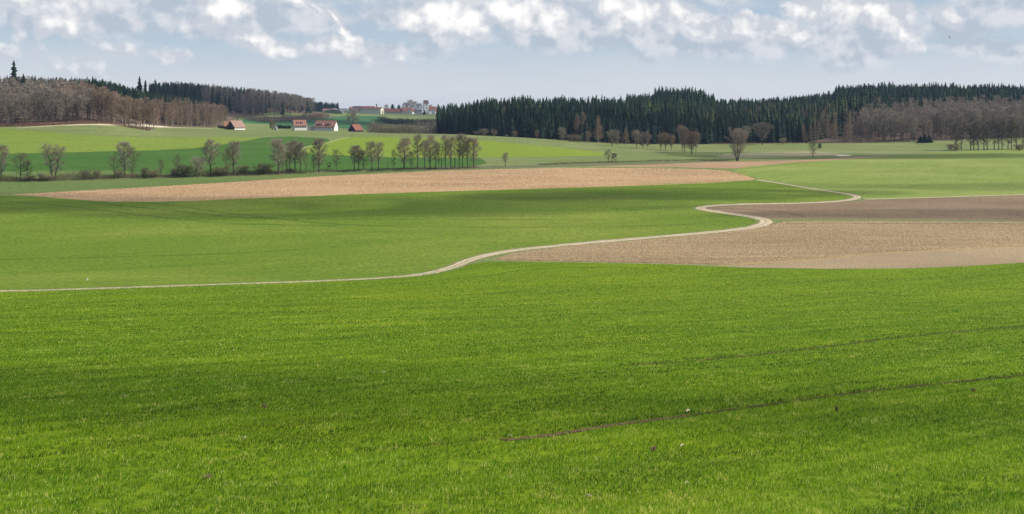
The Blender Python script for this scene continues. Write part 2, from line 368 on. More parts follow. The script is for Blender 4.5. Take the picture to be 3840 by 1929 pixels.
for X in (-6500, -3000, -1200, -400, 400, 1200, 3000, 6500): pts += [(X, -60.01), (X, 100.0), (X, 6400.3), (X, 3000.3)]
import time as _t; _t0 = _t.time()
ov, oe, of, iv, ie, if_ = delaunay_2d_cdt([Vector(p) for p in pts], edges, [], 0, 1e-4, True)
print('CDT', len(pts), len(of), _t.time()-_t0)
OV = np.array([(v.x, v.y) for v in ov]); OZ = H(OV[:, 0], OV[:, 1])
e = .5
nx = -(H(OV[:, 0]+e, OV[:, 1]) - H(OV[:, 0]-e, OV[:, 1]))/(2*e); ny = -(H(OV[:, 0], OV[:, 1]+e) - H(OV[:, 0], OV[:, 1]-e))/(2*e)
NR = np.stack([nx, ny, np.ones_like(nx)], 1); NR /= np.linalg.norm(NR, axis=1)[:, None]
OF = np.array([tuple(f) for f in of], np.int64)
a = OV[OF[:, 1]]-OV[OF[:, 0]]; b_ = OV[OF[:, 2]]-OV[OF[:, 0]]
flip = (a[:, 0]*b_[:, 1]-a[:, 1]*b_[:, 0]) < 0
OF[flip] = OF[flip][:, [0, 2, 1]]
def inside(x, y, poly):
    ins = np.zeros(len(x), bool); j = len(poly)-1
    bx = (min(p[1] for p in poly), max(p[1] for p in poly)); sel = np.where((y > bx[0]) & (y < bx[1]))[0]; xs, yy = x[sel], y[sel]; r = np.zeros(len(sel), bool)
    for i in range(len(poly)):
        xi, yi = poly[i]; xj, yj = poly[j]
        if yi != yj: r ^= ((yi > yy) != (yj > yy)) & (xs < (xj-xi)*(yy-yi)/(yj-yi)+xi)
        j = i
    ins[sel] = r; return ins
cen = OV[OF].mean(axis=1); own = np.full(len(OF), -1)
for k, q in enumerate(polys): own[inside(cen[:, 0], cen[:, 1], q)] = k
LBL = {'wheat_field': 'bright green young wheat field filling the foreground below the farm track',
 'farm_track': 'pale gravel farm track winding in an S bend between the fields',
 'winter_crop_field': 'large green crop field above the winding farm track',
 'ploughed_field': 'long bare brown field strip below the stream trees', 'ground': 'pale green meadows around the fields'}
for k in range(-1, len(REG)):
    sel = OF[own == k]
    if not len(sel): continue
    nme, mt = ('ground', M_MEADOW) if k < 0 else (REG[k][0], REG[k][2])
    if nme == 'wheat_field': mt = M_WHEATG
    if nme == 'farm_track': mt = M_TRACK
    ids, inv = np.unique(sel, return_inverse=True)
    V = np.column_stack([OV[ids], OZ[ids]])
    o = build(nme, V, inv.reshape(-1, 3).astype(np.int32), mt, smooth=True)
    o.data.normals_split_custom_set_from_vertices([tuple(n) for n in NR[ids]])
    tag(o, LBL.get(nme), kind='structure')

# ------------------------------------------------------------------ trees
M_BARK = plain_mat('m_bark', (.075, .06, .045), .3, 2)
M_BARKP = plain_mat('m_bark_pale', (.30, .27, .22), .3, 2)
M_TWIG = leaf_mat('m_twig', (.25, .21, .155), (.34, .29, .21), .12, .15)
M_TWIGR = leaf_mat('m_twig_red', (.20, .135, .09), (.29, .205, .135), .06, .15)
M_TWIGG = leaf_mat('m_twig_grey', (.19, .155, .12), (.29, .24, .18), .06, .15)
M_BUD = leaf_mat('m_twig_green', (.15, .14, .075), (.19, .19, .09), .12, .2)
M_CONIFER = leaf_mat('m_conifer', (.006, .016, .012), (.018, .034, .015), .12, .1)
M_CONIFERO = leaf_mat('m_conifer_olive', (.028, .042, .018), (.055, .06, .026), .08, .1)
M_CONW = leaf_mat('m_conifer_wood', (.006, .017, .014), (.018, .036, .015), .12, .1, True)
M_CONOW = leaf_mat('m_conifer_olive_wood', (.026, .04, .017), (.05, .057, .024), .08, .1, True)
M_SCRUB = leaf_mat('m_scrub', (.15, .105, .07), (.22, .18, .10), .25, .15)
M_STRAW = plain_mat('m_straw', (.55, .47, .30), .2, 4)
M_DARKSTALK = plain_mat('m_darkstalk', (.03, .028, .025), .2, 4)

def sliver(p, d, L, w, r):
    a = d.cross(Vector((r.gauss(0, 1), r.gauss(0, 1), r.gauss(0, 1))))
    a = a.normalized() * w / 2 if a.length > 1e-6 else Vector((w/2, 0, 0))
    return [p-a, p+a, p+d*L]
def bare_tree(seed, h=13.0, w=5.0, base=.28, limbs=16, twigs=2200, tw=.045, tl=.9, stems=1, shape='oval', tr=.16, lean=.02, up=.8):
    """returns (trunk MB, crown V, crown F): tapered trunk with limbs; crown of branches and many fine twigs"""
    r = random.Random(seed); T = MB(); CV = []; CF = []
    def env(t):      # crown half width at relative height
        s = (t-base)/(1-base)
        if s < 0: return 0.12
        if shape == 'oval': return max(.08, math.sin(PI*min(1, s*.93+.05))**.7)
        if shape == 'cone': return max(.05, (1-s)**.8)
        if shape == 'fan': return max(.1, math.sin(PI*min(1, .12+s*.84))**.5)
        return max(.08, math.sin(PI*(s*.8+.1))**.5)
    segs = []
    for s in range(stems):
        a0 = 2*PI*s/stems + r.random(); off = Vector((math.cos(a0), math.sin(a0), 0)) * (0 if stems == 1 else .25)
        spread = 0 if stems == 1 else w*.28
        P = [off.copy()]; n = 7; hh = h*(1 if s == 0 else r.uniform(.8, .97))
        dx = Vector((math.cos(a0), math.sin(a0), 0))
        for k in range(1, n+1):
            t = k/n
            P.append(off + dx*spread*t + Vector((r.gauss(0, 1)*lean*h*t, r.gauss(0, 1)*lean*h*t, hh*t*.97)))
        rad = [tr*(1.35 if k == 0 else 1)*(1-k/n)**.8 + .02 for k in range(n+1)]
        T.tube(P, rad, 6)
        for j in range(limbs//stems + 2):
            t = base + (1-base)*((j+r.random())/(limbs//stems+2))*.96
            k = min(n-1, int(t*n)); f = t*n-k; p = P[k].lerp(P[k+1], f)
            az = j*2.4 + r.uniform(-.5, .5)
            L = env(t)*w/2*r.uniform(.75, 1.12); L = max(L, .4)
            d = Vector((math.cos(az), math.sin(az), up*r.uniform(.6, 1.3)+.5*t)).normalized()
            q = p + d*L*.45; e = q + (d + Vector((0, 0, .35))).normalized()*L*.65
            rr = rad[k]*.36
            T.tube([p, q, e], [rr, rr*.6, .018], 4)
            segs += [(p, q), (q, e), (q, e)]
            for m_ in range(4):
                f = r.uniform(.3, .95); b = p.lerp(e, f)
                d2 = (d + Vector((r.gauss(0, .7), r.gauss(0, .7), r.gauss(.15, .5)))).normalized()
                L2 = L*r.uniform(.3, .6); e2 = b + d2*L2
                segs += [(b, e2), (b, e2)]
                s3 = sliver(b, d2, L2, .07+tw*.4, r); CF.append((len(CV), len(CV)+1, len(CV)+2)); CV += s3
        segs.append((P[-2], P[-1])); segs.append((P[-3], P[-1]))
    wts = [max(.05, (b-a).length) for a, b in segs]; ch = r.choices(segs, wts, k=twigs)
    for a, b in ch:
        p = a.lerp(b, r.uniform(.2, 1.05)); d = ((b-a).normalized()*.8 + Vector((r.gauss(0, .55), r.gauss(0, .55), r.gauss(.25, .45)))).normalized()
        p = p + Vector((r.gauss(0, .22), r.gauss(0, .22), r.gauss(0, .22)))*(w/6)
        s3 = sliver(p, d, tl*r.uniform(.5, 1.2), tw*r.uniform(.6, 1.4), r)
        CF.append((len(CV), len(CV)+1, len(CV)+2)); CV += s3
    return T, np.array([tuple(v) for v in CV]), np.array(CF, np.int32)
def conifer(seed, h=25.0, w=7.0, tiers=17, spikes=8, base=.04, full=.62):
    """spruce: whorls of drooping boughs, closer together towards the tip, round a slim dark core"""
    r = random.Random(seed); V = []; Fc = []
    prof = lambda s: w/2*((1-s)**full*.98+.02)
    for t in range(tiers):
        q = t/(tiers-1); s = 1-(1-q)**1.45; z = h*(base + (.97-base)*s)
        R = prof(s)*r.uniform(.85, 1.15); n = max(5, int(spikes*(1-.35*s)))
        for k in range(n):
            a = 2*PI*(k+r.uniform(-.35, .35))/n + t*1.1; L = R*r.uniform(.65, 1.15)+.15; wd = L*r.uniform(.34, .5)+.12
            dz = -L*r.uniform(.25, .6) ; zz = z + r.uniform(-.3, .3)
            c, s_ = math.cos(a), math.sin(a)
            root = (0, 0, zz + L*.30 + .35); tip = (c*L, s_*L, zz+dz)
            l = (c*L*.5 - s_*wd, s_*L*.5 + c*wd, zz+dz*1.1-.3); r2 = (c*L*.5 + s_*wd, s_*L*.5 - c*wd, zz+dz*1.1-.3)
            b = len(V); V += [root, l, tip, r2]; Fc += [(b, b+1, b+2), (b, b+2, b+3)]
    b = len(V); n = 6
    for zz, k in ((h*base*.5, .45), (h*.35, .42), (h*.7, .4)): V += [(prof(zz/h)*k*math.cos(2*PI*i/n), prof(zz/h)*k*math.sin(2*PI*i/n), zz+r.uniform(-.5, .5)) for i in range(n)]
    V.append((0, 0, h*1.0)); top = len(V)-1
    for lv in range(2):
        for i in range(n):
            p, q = b+lv*n+i, b+lv*n+(i+1) % n; Fc += [(p, q, q+n), (p, q+n, p+n)]
    Fc += [(b+2*n+i, b+2*n+(i+1) % n, top) for i in range(n)]
    T = MB(); T.tube([(0, 0, 0), (0, 0, h*.5), (0, 0, h*.9)], [w*.035, w*.022, .03], 5)
    return T, np.array(V), np.array(Fc, np.int32)
def proto(kind, gen, bark, leafm, cat='tree'):
    T, V, Fc = gen
    r = empty(kind); T.build('trunk', bark, r); build('crown', V, Fc, leafm, r); r['_used'] = 0
    return r
def use(pr, x, y, z, sx, sz, rz=None, label=None, cat='tree', group=None):
    if pr['_used'] == 0: o = pr; pr['_used'] = 1
    else: o = dup(pr)
    o.location = (x, y, z); o.scale = (sx, sx, sz); o.rotation_euler = (0, 0, random.uniform(0, 6.28) if rz is None else rz)
    for k in ('label', 'category', 'group'):
        if k in o: del o[k]
    tag(o, label, cat, group); return o

# single trees listed from the photo: base px, base row, top row, crown width px, prototype key, label
HP = 13.0; WP = 5.0
AL = {k: [proto('bare_alder_tree', bare_tree(10+i, HP, WP*1.15, .18, 30, 6500, .034, .85, st, 'oval', .17), M_BARK, M_TWIG)
          for i, st in enumerate(sts)] for k, sts in (('dense', (1, 2, 1)),)}
AL['tall'] = [proto('bare_alder_tree', bare_tree(20+i, HP, WP*.95, .26, 28, 5400, .026, .8, 1, 'oval', .15), M_BARK, M_TWIG) for i in range(4)]
AL['faint'] = [proto('thin_bare_tree', bare_tree(30+i, HP, WP, .16, 24, 2800, .03, .8, 1, 'oval', .10), M_BARK, M_BUD) for i in range(3)]
AL['pole'] = [proto('bare_sapling', bare_tree(40, HP, WP*.5, .25, 10, 160, .04, .7, 1, 'oval', .13), M_BARK, M_TWIG)]
AL['fan'] = [proto('bare_field_tree', bare_tree(50+i, HP, 9.5, .10, 36, 7500, .05, .9, 3 if i == 0 else 2, 'fan', .20), M_BARK, M_TWIGG) for i in range(2)]
AL['round'] = [proto('bare_round_tree', bare_tree(55+i, HP, 9.0, .18, 32, 5500, .07, .9, 1, 'oval', .22), M_BARK, M_TWIGR if i else M_TWIGG) for i in range(2)]
AL['birch'] = [proto('pale_bare_tree', bare_tree(60+i, HP, 6.5, .12, 26, 3400, .08, .9, 1+i, 'oval', .13), M_BARKP, M_TWIGG) for i in range(2)]
AL['larch'] = [proto('bare_larch_tree', bare_tree(65+i, HP, 5.0, .12, 40, 2600, .09, .7, 1, 'cone', .14, .008, .15), M_BARKP, M_TWIGR) for i in range(2)]
AL['bush'] = [proto('bare_bush', bare_tree(70+i, 5, 5.5, .0, 40, 4200, .05, .6, 5, 'fan', .03), M_BARK, M_SCRUB) for i in range(2)]
AL['crown'] = [proto('bare_round_tree', bare_tree(58+i, HP, 12.0, .1, 24, 1500, .2, 1.1, 1, 'oval', .2), M_BARK, M_TWIGG) for i in range(2)]
AL['spruce'] = [proto('spruce_tree', conifer(80+i), M_BARK, M_CONIFER) for i in range(3)]
REFH = {'bush': 5.0, 'spruce': 25.0}; REFW = {'crown': 12, 'dense': 5, 'tall': 3.75, 'faint': 4.5, 'pole': 2.5, 'fan': 9.5, 'round': 9, 'birch': 6.5, 'larch': 5, 'bush': 5.5, 'spruce': 6}
STREAM = 'bare trees along the stream'; WOODED = 'bare trees in front of the spruce wood'
TREES = [
 (4, 680, 545, 50, 'dense', 'bare dark tree cut by the left edge of the stream row', STREAM),
 (77, 678, 572, 72, 'faint', 'wide forked bare tree, second from the left in the stream row', STREAM),
 (104, 678, 600, 40, 'faint', 'low thin tree leaning beside the wide forked one at far left', STREAM),
 (201, 676, 541, 64, 'dense', 'full crowned bare tree standing alone near the left end of the stream', STREAM),
 (429, 670, 579, 44, 'faint', 'thin half height tree just left of a tall one in the left stream row', STREAM),
 (468, 666, 531, 56, 'dense', 'tall dark tree between two thin ones in the left part of the stream row', STREAM),
 (497, 668, 552, 50, 'faint', 'thin tree close against the right of the tall dark left one', STREAM),
 (603, 664, 597, 26, 'faint', 'tiny sparse sapling alone above the stream bushes', STREAM),
 (666, 664, 579, 34, 'faint', 'narrow sparse tree rising from reddish bushes', STREAM),
 (743, 664, 587, 48, 'dense', 'short dense dark tree below the tall tree under the old barn', STREAM),
 (789, 660, 523, 58, 'tall', 'tall round topped tree right of the short dense dark one', STREAM),
 (851, 660, 560, 36, 'faint', 'faint small tree left of the slender one below the white shed', STREAM),
 (876, 657, 529, 60, 'tall', 'slender airy tree standing alone in a gap of the stream row', STREAM),
 (1044, 655, 523, 64, 'dense', 'broad dense tree at the left end of the middle clump', STREAM),
 (1058, 654, 550, 30, 'faint', 'thin stem tucked behind the broad dense middle tree', STREAM),
 (1075, 649, 560, 34, 'faint', 'low thin tree second in the middle clump', STREAM),
 (1087, 649, 529, 36, 'tall', 'slim tree third in the middle clump', STREAM),
 (1106, 647, 525, 44, 'tall', 'tallest slim tree in the centre of the middle clump', STREAM),
 (1126, 647, 533, 38, 'tall', 'slim tree fifth in the middle clump', STREAM),
 (1147, 645, 568, 28, 'faint', 'low thin tree at the right end of the middle clump', STREAM),
 (1176, 648, 579, 24, 'faint', 'small thin tree left of the double stemmed one', STREAM),
 (1196, 649, 521, 54, 'dense', 'dense double stemmed tree left of the small hunting stand', STREAM),
 (1261, 637, 560, 42, 'faint', 'pale thin tree right of the small hunting stand', STREAM),
 (1328, 641, 546, 36, 'tall', 'first tree of the group of five below the red barn', STREAM),
 (1344, 641, 545, 36, 'tall', 'second tree of the group of five below the red barn', STREAM),
 (1364, 641, 562, 48, 'faint', 'low spreading tree amid the group of five below the red barn', STREAM),
 (1395, 641, 529, 42, 'tall', 'fourth tree of the group of five, with a rounded top', STREAM),
 (1420, 637, 533, 40, 'tall', 'last tree of the group of five, with a dark stem', STREAM),
 (1454, 639, 602, 12, 'pole', 'short bare pole of a tree in the gap right of the group of five', STREAM),
 (1476, 637, 560, 26, 'faint', 'sparse tree left of the broad dark one at the long clump', STREAM),
 (1516, 637, 517, 62, 'dense', 'broad dark tree that starts the long right clump', STREAM),
 (1542, 637, 566, 30, 'faint', 'low thin tree right beside the broad dark one', STREAM),
 (1566, 630, 504, 38, 'tall', 'tall pale tree with a see through crown', STREAM),
 (1593, 631, 526, 32, 'tall', 'medium tree right of the tall pale one', STREAM),
 (1613, 635, 508, 46, 'dense', 'dense tall tree with a forked stem in the long right clump', STREAM),
 (1634, 633, 529, 28, 'tall', 'slim tree right of the forked dense one', STREAM),
 (1645, 632, 534, 24, 'faint', 'thinnest stem in the middle of the long right clump', STREAM),
 (1656, 633, 560, 22, 'pole', 'short bare stem in the long right clump', STREAM),
 (1669, 633, 506, 36, 'tall', 'tall straight tree fifth from the right end of the stream row', STREAM),
 (1691, 633, 510, 38, 'tall', 'tall dark stemmed tree fourth group from the right end', STREAM),
 (1705, 630, 550, 24, 'pole', 'short thin stem between two tall trees near the right end', STREAM),
 (1722, 630, 501, 34, 'tall', 'tall tree with upright dark stem, left of a leaning pair', STREAM),
 (1734, 630, 503, 34, 'tall', 'tall tree leaning slightly right near the end of the row', STREAM),
 (1753, 630, 515, 32, 'tall', 'tree second from the right end of the stream row', STREAM),
 (1776, 629, 518, 50, 'dense', 'wide tree at the right end of the stream row', STREAM),
 (1895, 624, 572, 26, 'tall', 'small lone tree in the meadow right of the stream row', None),
 (2281, 608, 560, 40, 'faint', 'crooked drooping tree beside the raised hunting box', None),
 (1814, 510, 483, 40, 'birch', 'pale bare tree at the left corner of the dark wood', WOODED),
 (1791, 509, 490, 30, 'birch', 'small pale tree left of the one at the wood corner', WOODED),
 (1852, 514, 485, 28, 'birch', 'pale tree second along the crest before the dark wood', WOODED),
 (1900, 516, 504, 12, 'birch', 'tiny pale tree on the crest before the dark wood', WOODED),
 (1931, 520, 494, 26, 'round', 'small brownish tree on the crest right of the tiny one', WOODED),
 (2013, 523, 492, 24, 'round', 'small round brown tree alone on the crest', WOODED),
 (2108, 529, 479, 38, 'birch', 'egg shaped pale tree below the larches', WOODED),
 (2187, 529, 417, 50, 'larch', 'tall tan larch, left one of the pair against dark spruces', WOODED),
 (2165, 529, 425, 40, 'larch', 'tan larch leaning on the taller one beside it', WOODED),
 (2204, 537, 494, 28, 'birch', 'small pale tree with whorled twigs under the tall larch', WOODED),
 (2243, 537, 431, 38, 'larch', 'tall larch standing apart right of the larch pair', WOODED),
 (2295, 548, 487, 46, 'birch', 'forked pale tree, left of two above the hunting box', WOODED),
 (2313, 549, 490, 32, 'birch', 'pale tree, right of two above the hunting box', WOODED),
 (2346, 543, 475, 28, 'larch', 'faint thin larch between two tree groups', WOODED),
 (2388, 556, 494, 40, 'round', 'first tree of the trio right of the hunting box', WOODED),
 (2409, 558, 496, 30, 'birch', 'middle tree of the trio right of the hunting box', WOODED),
 (2429, 558, 490, 38, 'birch', 'last tree of the trio right of the hunting box', WOODED),
 (2478, 562, 506, 36, 'round', 'left tree of a low trio with spreading stems', WOODED),
 (2495, 562, 502, 40, 'round', 'middle tree of a low trio with spreading stems', WOODED),
 (2518, 562, 510, 34, 'round', 'right tree of a low trio with spreading stems', WOODED),
 (2558, 566, 479, 46, 'round', 'tall reddish tree at the left of a dense clump', WOODED),
 (2567, 573, 486, 50, 'round', 'tall brown tree in the middle of a dense clump', WOODED),
 (2594, 579, 498, 70, 'round', 'broad round brown tree at the right of a dense clump', WOODED),
 (2610, 568, 504, 34, 'round', 'small tree behind the broad round brown one', WOODED),
 (2765, 604, 492, 74, 'fan', 'large many stemmed fan shaped tree alone at the field edge', None),
 (2788, 545, 473, 54, 'birch', 'olive tinted tree behind the large fan shaped one', WOODED),
 (2858, 543, 467, 80, 'round', 'very broad grey crowned tree before the spruces', WOODED),
 (2936, 543, 517, 32, 'birch', 'small round pale bush tree before the spruces', WOODED),
 (3049, 593, 528, 42, 'faint', 'lone twiggy tree next to the dark hunting box', None),
 (638, 477, 450, 18, 'faint', 'tiny orchard tree on the bank left of the old barn', None),
 (732, 472, 452, 16, 'faint', 'tiny orchard tree close to the brown wood', None),
]
r_ = random.Random(5)
for px, by, ty, wpx, kind, lab, grp in TREES:
    X, Y = hit(px, by); h = (by-ty)/F*Y; w = wpx/F*Y
    ps = AL[kind]; pr = ps[r_.randrange(len(ps))]
    use(pr, X, Y, gz(X, Y)-.1, w/REFW[kind]*(1.15 if grp == STREAM else 1.05), h/REFH.get(kind, HP), None, lab, 'tree', grp)
# lone skyline conifers left, round tree behind the barn, village trees
def far_tree(px, Y, h, w, kind, lab, grp=None, bot=0):
    p = at(px, Y); ps = AL[kind]
    return use(ps[r_.randrange(len(ps))], p.x, p.y, p.z-bot-.2, w/REFW[kind], h/REFH.get(kind, HP), None, lab, 'tree', grp)
for px, Y, h, w, kind, lab in [
 (52, 800, 33, 11, 'spruce', 'tall spruce rising highest above the left wood'),
 (88, 740, 23, 9, 'spruce', 'dark spruce amid the brown bare wood at far left'),
 (523, 900, 32, 10, 'spruce', 'left one of two neighbouring spruces above the ridge'),
 (545, 900, 30, 9, 'spruce', 'right one of two neighbouring spruces above the ridge'),
 (582, 900, 32, 10, 'spruce', 'lone spruce rising above the ridge right of the pair'),
 (1324, 1040, 17, 20, 'crown', 'big round bare tree behind the small red barn'),
 (672, 900, 12, 9, 'round', 'bare tree beside the brown wood left of the old barn'),
 (890, 930, 12, 9, 'faint', 'slim bare tree behind the old barn roof'),
 (1022, 1010, 8, 7, 'bush', 'round grey bush left of the white shed'),
 ]: far_tree(px, Y, h, w, kind, lab)
VT = 'trees around the village'
for px, Y, h, w, kind, lab in [
 (1450, 2120, 13, 13, 'crown', 'small round tree left of the dark pair on the village skyline'),
 (1472, 2120, 17, 19, 'spruce', 'dark conifer, left of the dark pair in the village'),
 (1496, 2120, 16, 17, 'spruce', 'dark conifer, right of the dark pair in the village'),
 (1520, 2150, 17, 20, 'crown', 'bare tree left of the big grey crowns by the church'),
 (1537, 2150, 21, 24, 'crown', 'tallest bare tree left of the church'),
 (1556, 2150, 19, 22, 'crown', 'second big bare tree left of the church'),
 (1574, 2150, 16, 20, 'crown', 'bare tree closest to the church tower on its left'),
 (1613, 2130, 14, 18, 'crown', 'bare tree right of the church tower'),
 (1628, 2130, 11, 16, 'crown', 'low bare tree farther right of the church tower'),
 (1592, 1880, 8, 8, 'spruce', 'dark conifer at the foot of the church tower'),
 ]: far_tree(px, Y, h, w, kind, lab, VT)

# ------------------------------------------------------------------ woods
def wood_mesh(name, protos, P, mats, label, kind='stuff', cat='wood'):
    """P rows: x, y, z, scale_xy, scale_z, rot, proto index"""
    Vs = []; Fs = []; MI = []; TT = []; off = 0
    for k, (T, V, Fc) in enumerate(protos):
        sel = P[P[:, 6] == k]
        if not len(sel): continue
        tv = np.array(T.v); tf = []
        for f in T.f: tf += [(f[0], f[i], f[i+1]) for i in range(1, len(f)-1)]
        VV = np.vstack([V, tv]); FF = np.vstack([Fc, np.array(tf)+len(V)])
        mi = np.r_[np.zeros(len(Fc)), np.ones(len(tf))]
        c, s = np.cos(sel[:, 5])[:, None], np.sin(sel[:, 5])[:, None]
        x = (VV[None, :, 0]*c - VV[None, :, 1]*s)*sel[:, 3:4] + sel[:, 0:1]
        y = (VV[None, :, 0]*s + VV[None, :, 1]*c)*sel[:, 3:4] + sel[:, 1:2]
        z = VV[None, :, 2]*sel[:, 4:5] + sel[:, 2:3]
        Vs.append(np.stack([x, y, z], 2).reshape(-1, 3))
        Fs.append((FF[None] + (np.arange(len(sel))*len(VV))[:, None, None]).reshape(-1, 3) + off)
        MI.append(np.tile(mi, len(sel))); off += len(sel)*len(VV)
        tt = np.array([r_.random() for _ in range(len(sel))]); TT.append(np.repeat(tt, len(VV)))
    o = build(name, np.vstack(Vs), np.vstack(Fs).astype(np.int32), mats, mi=np.concatenate(MI), attr=np.concatenate(TT))
    return tag(o, label, cat if kind is None else cat, None, kind)
def scatter(px0, px1, Y0, Y1, dx, dy, fn=None, jit=.45):
    out = []; Y = Y0; row = 0
    while Y < Y1:
        x0, x1 = (px0-CX)/F*Y, (px1-CX)/F*Y; X = x0 + (row % 2)*dx/2
        while X < x1:
            x = X + r_.uniform(-jit, jit)*dx; y = Y + r_.uniform(-jit, jit)*dy; px = CX + F*x/y
            if px0 <= px <= px1 and (fn is None or fn(px, y)): out.append((x, y, px))
            X += dx
        Y += dy; row += 1
    return out
def lerp(x, xs, ys): return float(np.interp(x, xs, ys))
CP = [conifer(100+i, 25, 7.2, 12, 7) for i in range(5)]
BP = [bare_tree(120+i, 20, 8.5, .16, 16, 520, .22, 1.7, 1, 'oval', .2) for i in range(4)]
LP = [bare_tree(130+i, 22, 6.5, .10, 24, 460, .17, 1.3, 1, 'cone', .18, .008, .15) for i in range(2)]
def rows(pts, np_, h0, h1, wk=1.0, refh=25.0, low=0):
    a = []
    Z = H([t[0] for t in pts], [t[1] for t in pts])
    for (x, y, px), z in zip(pts, Z):
        s = r_.uniform(h0, h1)/refh
        a.append((x, y, z-.3-low, s*wk*r_.uniform(.85, 1.25), s, r_.uniform(0, 6.28), r_.randrange(np_)))
    return np.array(a)
# right spruce wood: front line follows the meadow, hill blocks behind
def front_r(px): return lerp(px, [1640, 1700, 1900, 2400, 3000, 3840, 5600], [800, 735, 712, 722, 735, 735, 720])
def in_r(px, y): return y > front_r(px)
def hmod(px, y):
    k = 1.0
    if 2460 < px < 2645 and y > 960: k = 1.22
    return k
spr = scatter(1640, 4600, 700, 1140, 4.8, 7.0, lambda px, y: in_r(px, y) and not (px > 3050 and y < lerp(px, [3050, 3250, 3600, 3840, 4600], [760, 800, 850, 860, 860])) and not (px < 2350 and y > 960) )
# clearings filled with bare crowns among the spruces
def bare_patch(px, y):
    return ((2780 < px < 2960 and 880 < y < 960) or (3000 < px < 3150 and 800 < y < 880) or (3300 < px < 3520 and 880 < y < 930) or (3600 < px < 3760 and 900 < y < 960) or (1880 < px < 2040 and 800 < y < 850)) and r_.random() < .6
bar_in = [t for t in spr if bare_patch(t[2], t[1])]; spr = [t for t in spr if not bare_patch(t[2], t[1])]
front = [t for t in spr if t[1] < front_r(t[2])+24 and t[2] < 3200]
sky_ = [t for t in spr if (t[1] > 1030 and t[2] > 2350 and t[1] < 1060 and r_.random() < .8)]
random.Random(3).shuffle(sky_); sky_ = sky_[:100]; fs = set(front) | set(sky_); rest = [t for t in spr if t not in fs]
P = rows(rest, 5, 19, 23.5)
ED = np.array([max(0, p[1]-front_r(CX+F*p[0]/p[1])) for p in P]); P[:, 4] *= np.interp(ED, [20, 110], [.78, 1.08]); P[:, 3] *= np.interp(ED, [20, 110], [1.1, 1.2])
olive = np.array([(500 < 0) or (2350 < (CX+F*p[0]/p[1]) < 3300 and 760 < p[1] < 900 and r_.random() < .45) for p in P])
k = np.array([.80 if 2680 < CX+F*p[0]/p[1] < 3130 and p[1] > 860 else 1.22 if (2455 < CX+F*p[0]/p[1] < 2645 and p[1] > 960) else 1.0 for p in P]); P[:, 4] *= k
P[:, 4] *= 1+.07*np.sin(P[:, 0]/13+P[:, 1]/17)+.04*np.sin(P[:, 0]/5.1)
wood_mesh('spruce_wood', CP, P[~olive], [M_CONW, M_BARK], 'dark spruce wood behind its front row, right of the village')
wood_mesh('pine_wood', CP, P[olive], [M_CONOW, M_BARK], 'olive tinted young conifers within the dark right hand wood')
EP = [proto('spruce_tree', c_, M_BARK, M_CONIFER) for c_ in [conifer(140+i, 25, 7.2, 18, 8) for i in range(4)]]
front.sort(key=lambda t: t[2])
print('front spruces', len(front), 'skyline', len(sky_), 'rest', len(rest))
for i, (x, y, px) in enumerate(front[:190]):
    where = 'left corner' if px < 1900 else 'left half' if px < 2350 else 'middle' if px < 2750 else 'right half'
    s = (r_.uniform(11, 15.5) + (y-front_r(px))*.11)/25
    use(EP[r_.randrange(4)], x, y, gz(x, y)-.2, s*r_.uniform(1.2, 1.6), s, None, 'dark spruce in front row of right hand wood, %s' % where, 'tree', 'spruces along the front of the right hand wood, ' + where)
for i, (x, y, px) in enumerate(sky_[:100]):
    s = r_.uniform(21, 24.5)/25*(1.2 if 2455 < px < 2645 else .8 if 2680 < px < 3130 else 1)
    where = 'raised block at the centre' if px < 2700 else 'long low stretch right of the block' if px < 3180 else 'hilltop at far right'
    use(EP[r_.randrange(4)], x, y, gz(x, y)-.2, s, s, None, 'skyline spruce, right hand wood, ' + where, 'tree', 'skyline spruces, ' + where)
# right hand bare edge (reddish larch and grey broadleaves)
def label_rows(pts, protos, h0, h1, refh, name_lab, grp, limit=400):
    for x, y, px in pts[:limit]:
        s = r_.uniform(h0, h1)/refh
        use(protos[r_.randrange(len(protos))], x, y, gz(x, y)-.2, s*r_.uniform(.9, 1.2), s, None, name_lab, 'tree', grp)
PB = [proto('bare_forest_tree', bare_tree(150+i, 20, 9.0, .14, 24, 2000, .12, 1.3, 1, 'oval', .22), M_BARK, M_TWIGG) for i in range(4)]
PR = [proto('bare_forest_tree', bare_tree(156+i, 20, 8.5, .18, 24, 2000, .12, 1.3, 1, 'oval', .22), M_BARKP if i == 1 else M_BARK, M_TWIGR) for i in range(3)]
PL = [proto('bare_larch_tree', bare_tree(160+i, 22, 6.5, .10, 34, 1800, .12, 1.0, 1, 'cone', .2, .008, .15), M_BARKP, M_TWIGR) for i in range(2)]
rf = scatter(2975, 3260, 726, 770, 7, 8, lambda px, y: in_r(px, y) and r_.random() < lerp(px, [2975, 3080, 3260], [.35, .7, .9]))
label_rows(rf, PL, 12, 17, 22, 'reddish bare larch at the edge of the right hand wood', 'larches at the edge of the right hand wood')
gf = scatter(3250, 4100, 730, 752, 6.5, 9, in_r)
label_rows(gf, PB, 14, 19, 20, 'grey bare broadleaf tree at the front edge of the wood, far right', 'grey bare trees at the front edge, far right')
gb = scatter(3230, 4500, 752, 868, 7, 9, in_r)
wood_mesh('bare_wood', BP, rows(gb, 4, 15, 21, 1, 20), [M_TWIGG, M_BARK], 'grey leafless wood behind the front edge at far right')
rb = scatter(3060, 3330, 770, 800, 7, 8) + bar_in
wood_mesh('larch_wood', LP, rows(rb, 2, 16, 20, 1.2, 22), [M_TWIGR, M_BARKP], 'reddish leafless larches scattered inside the right hand wood')
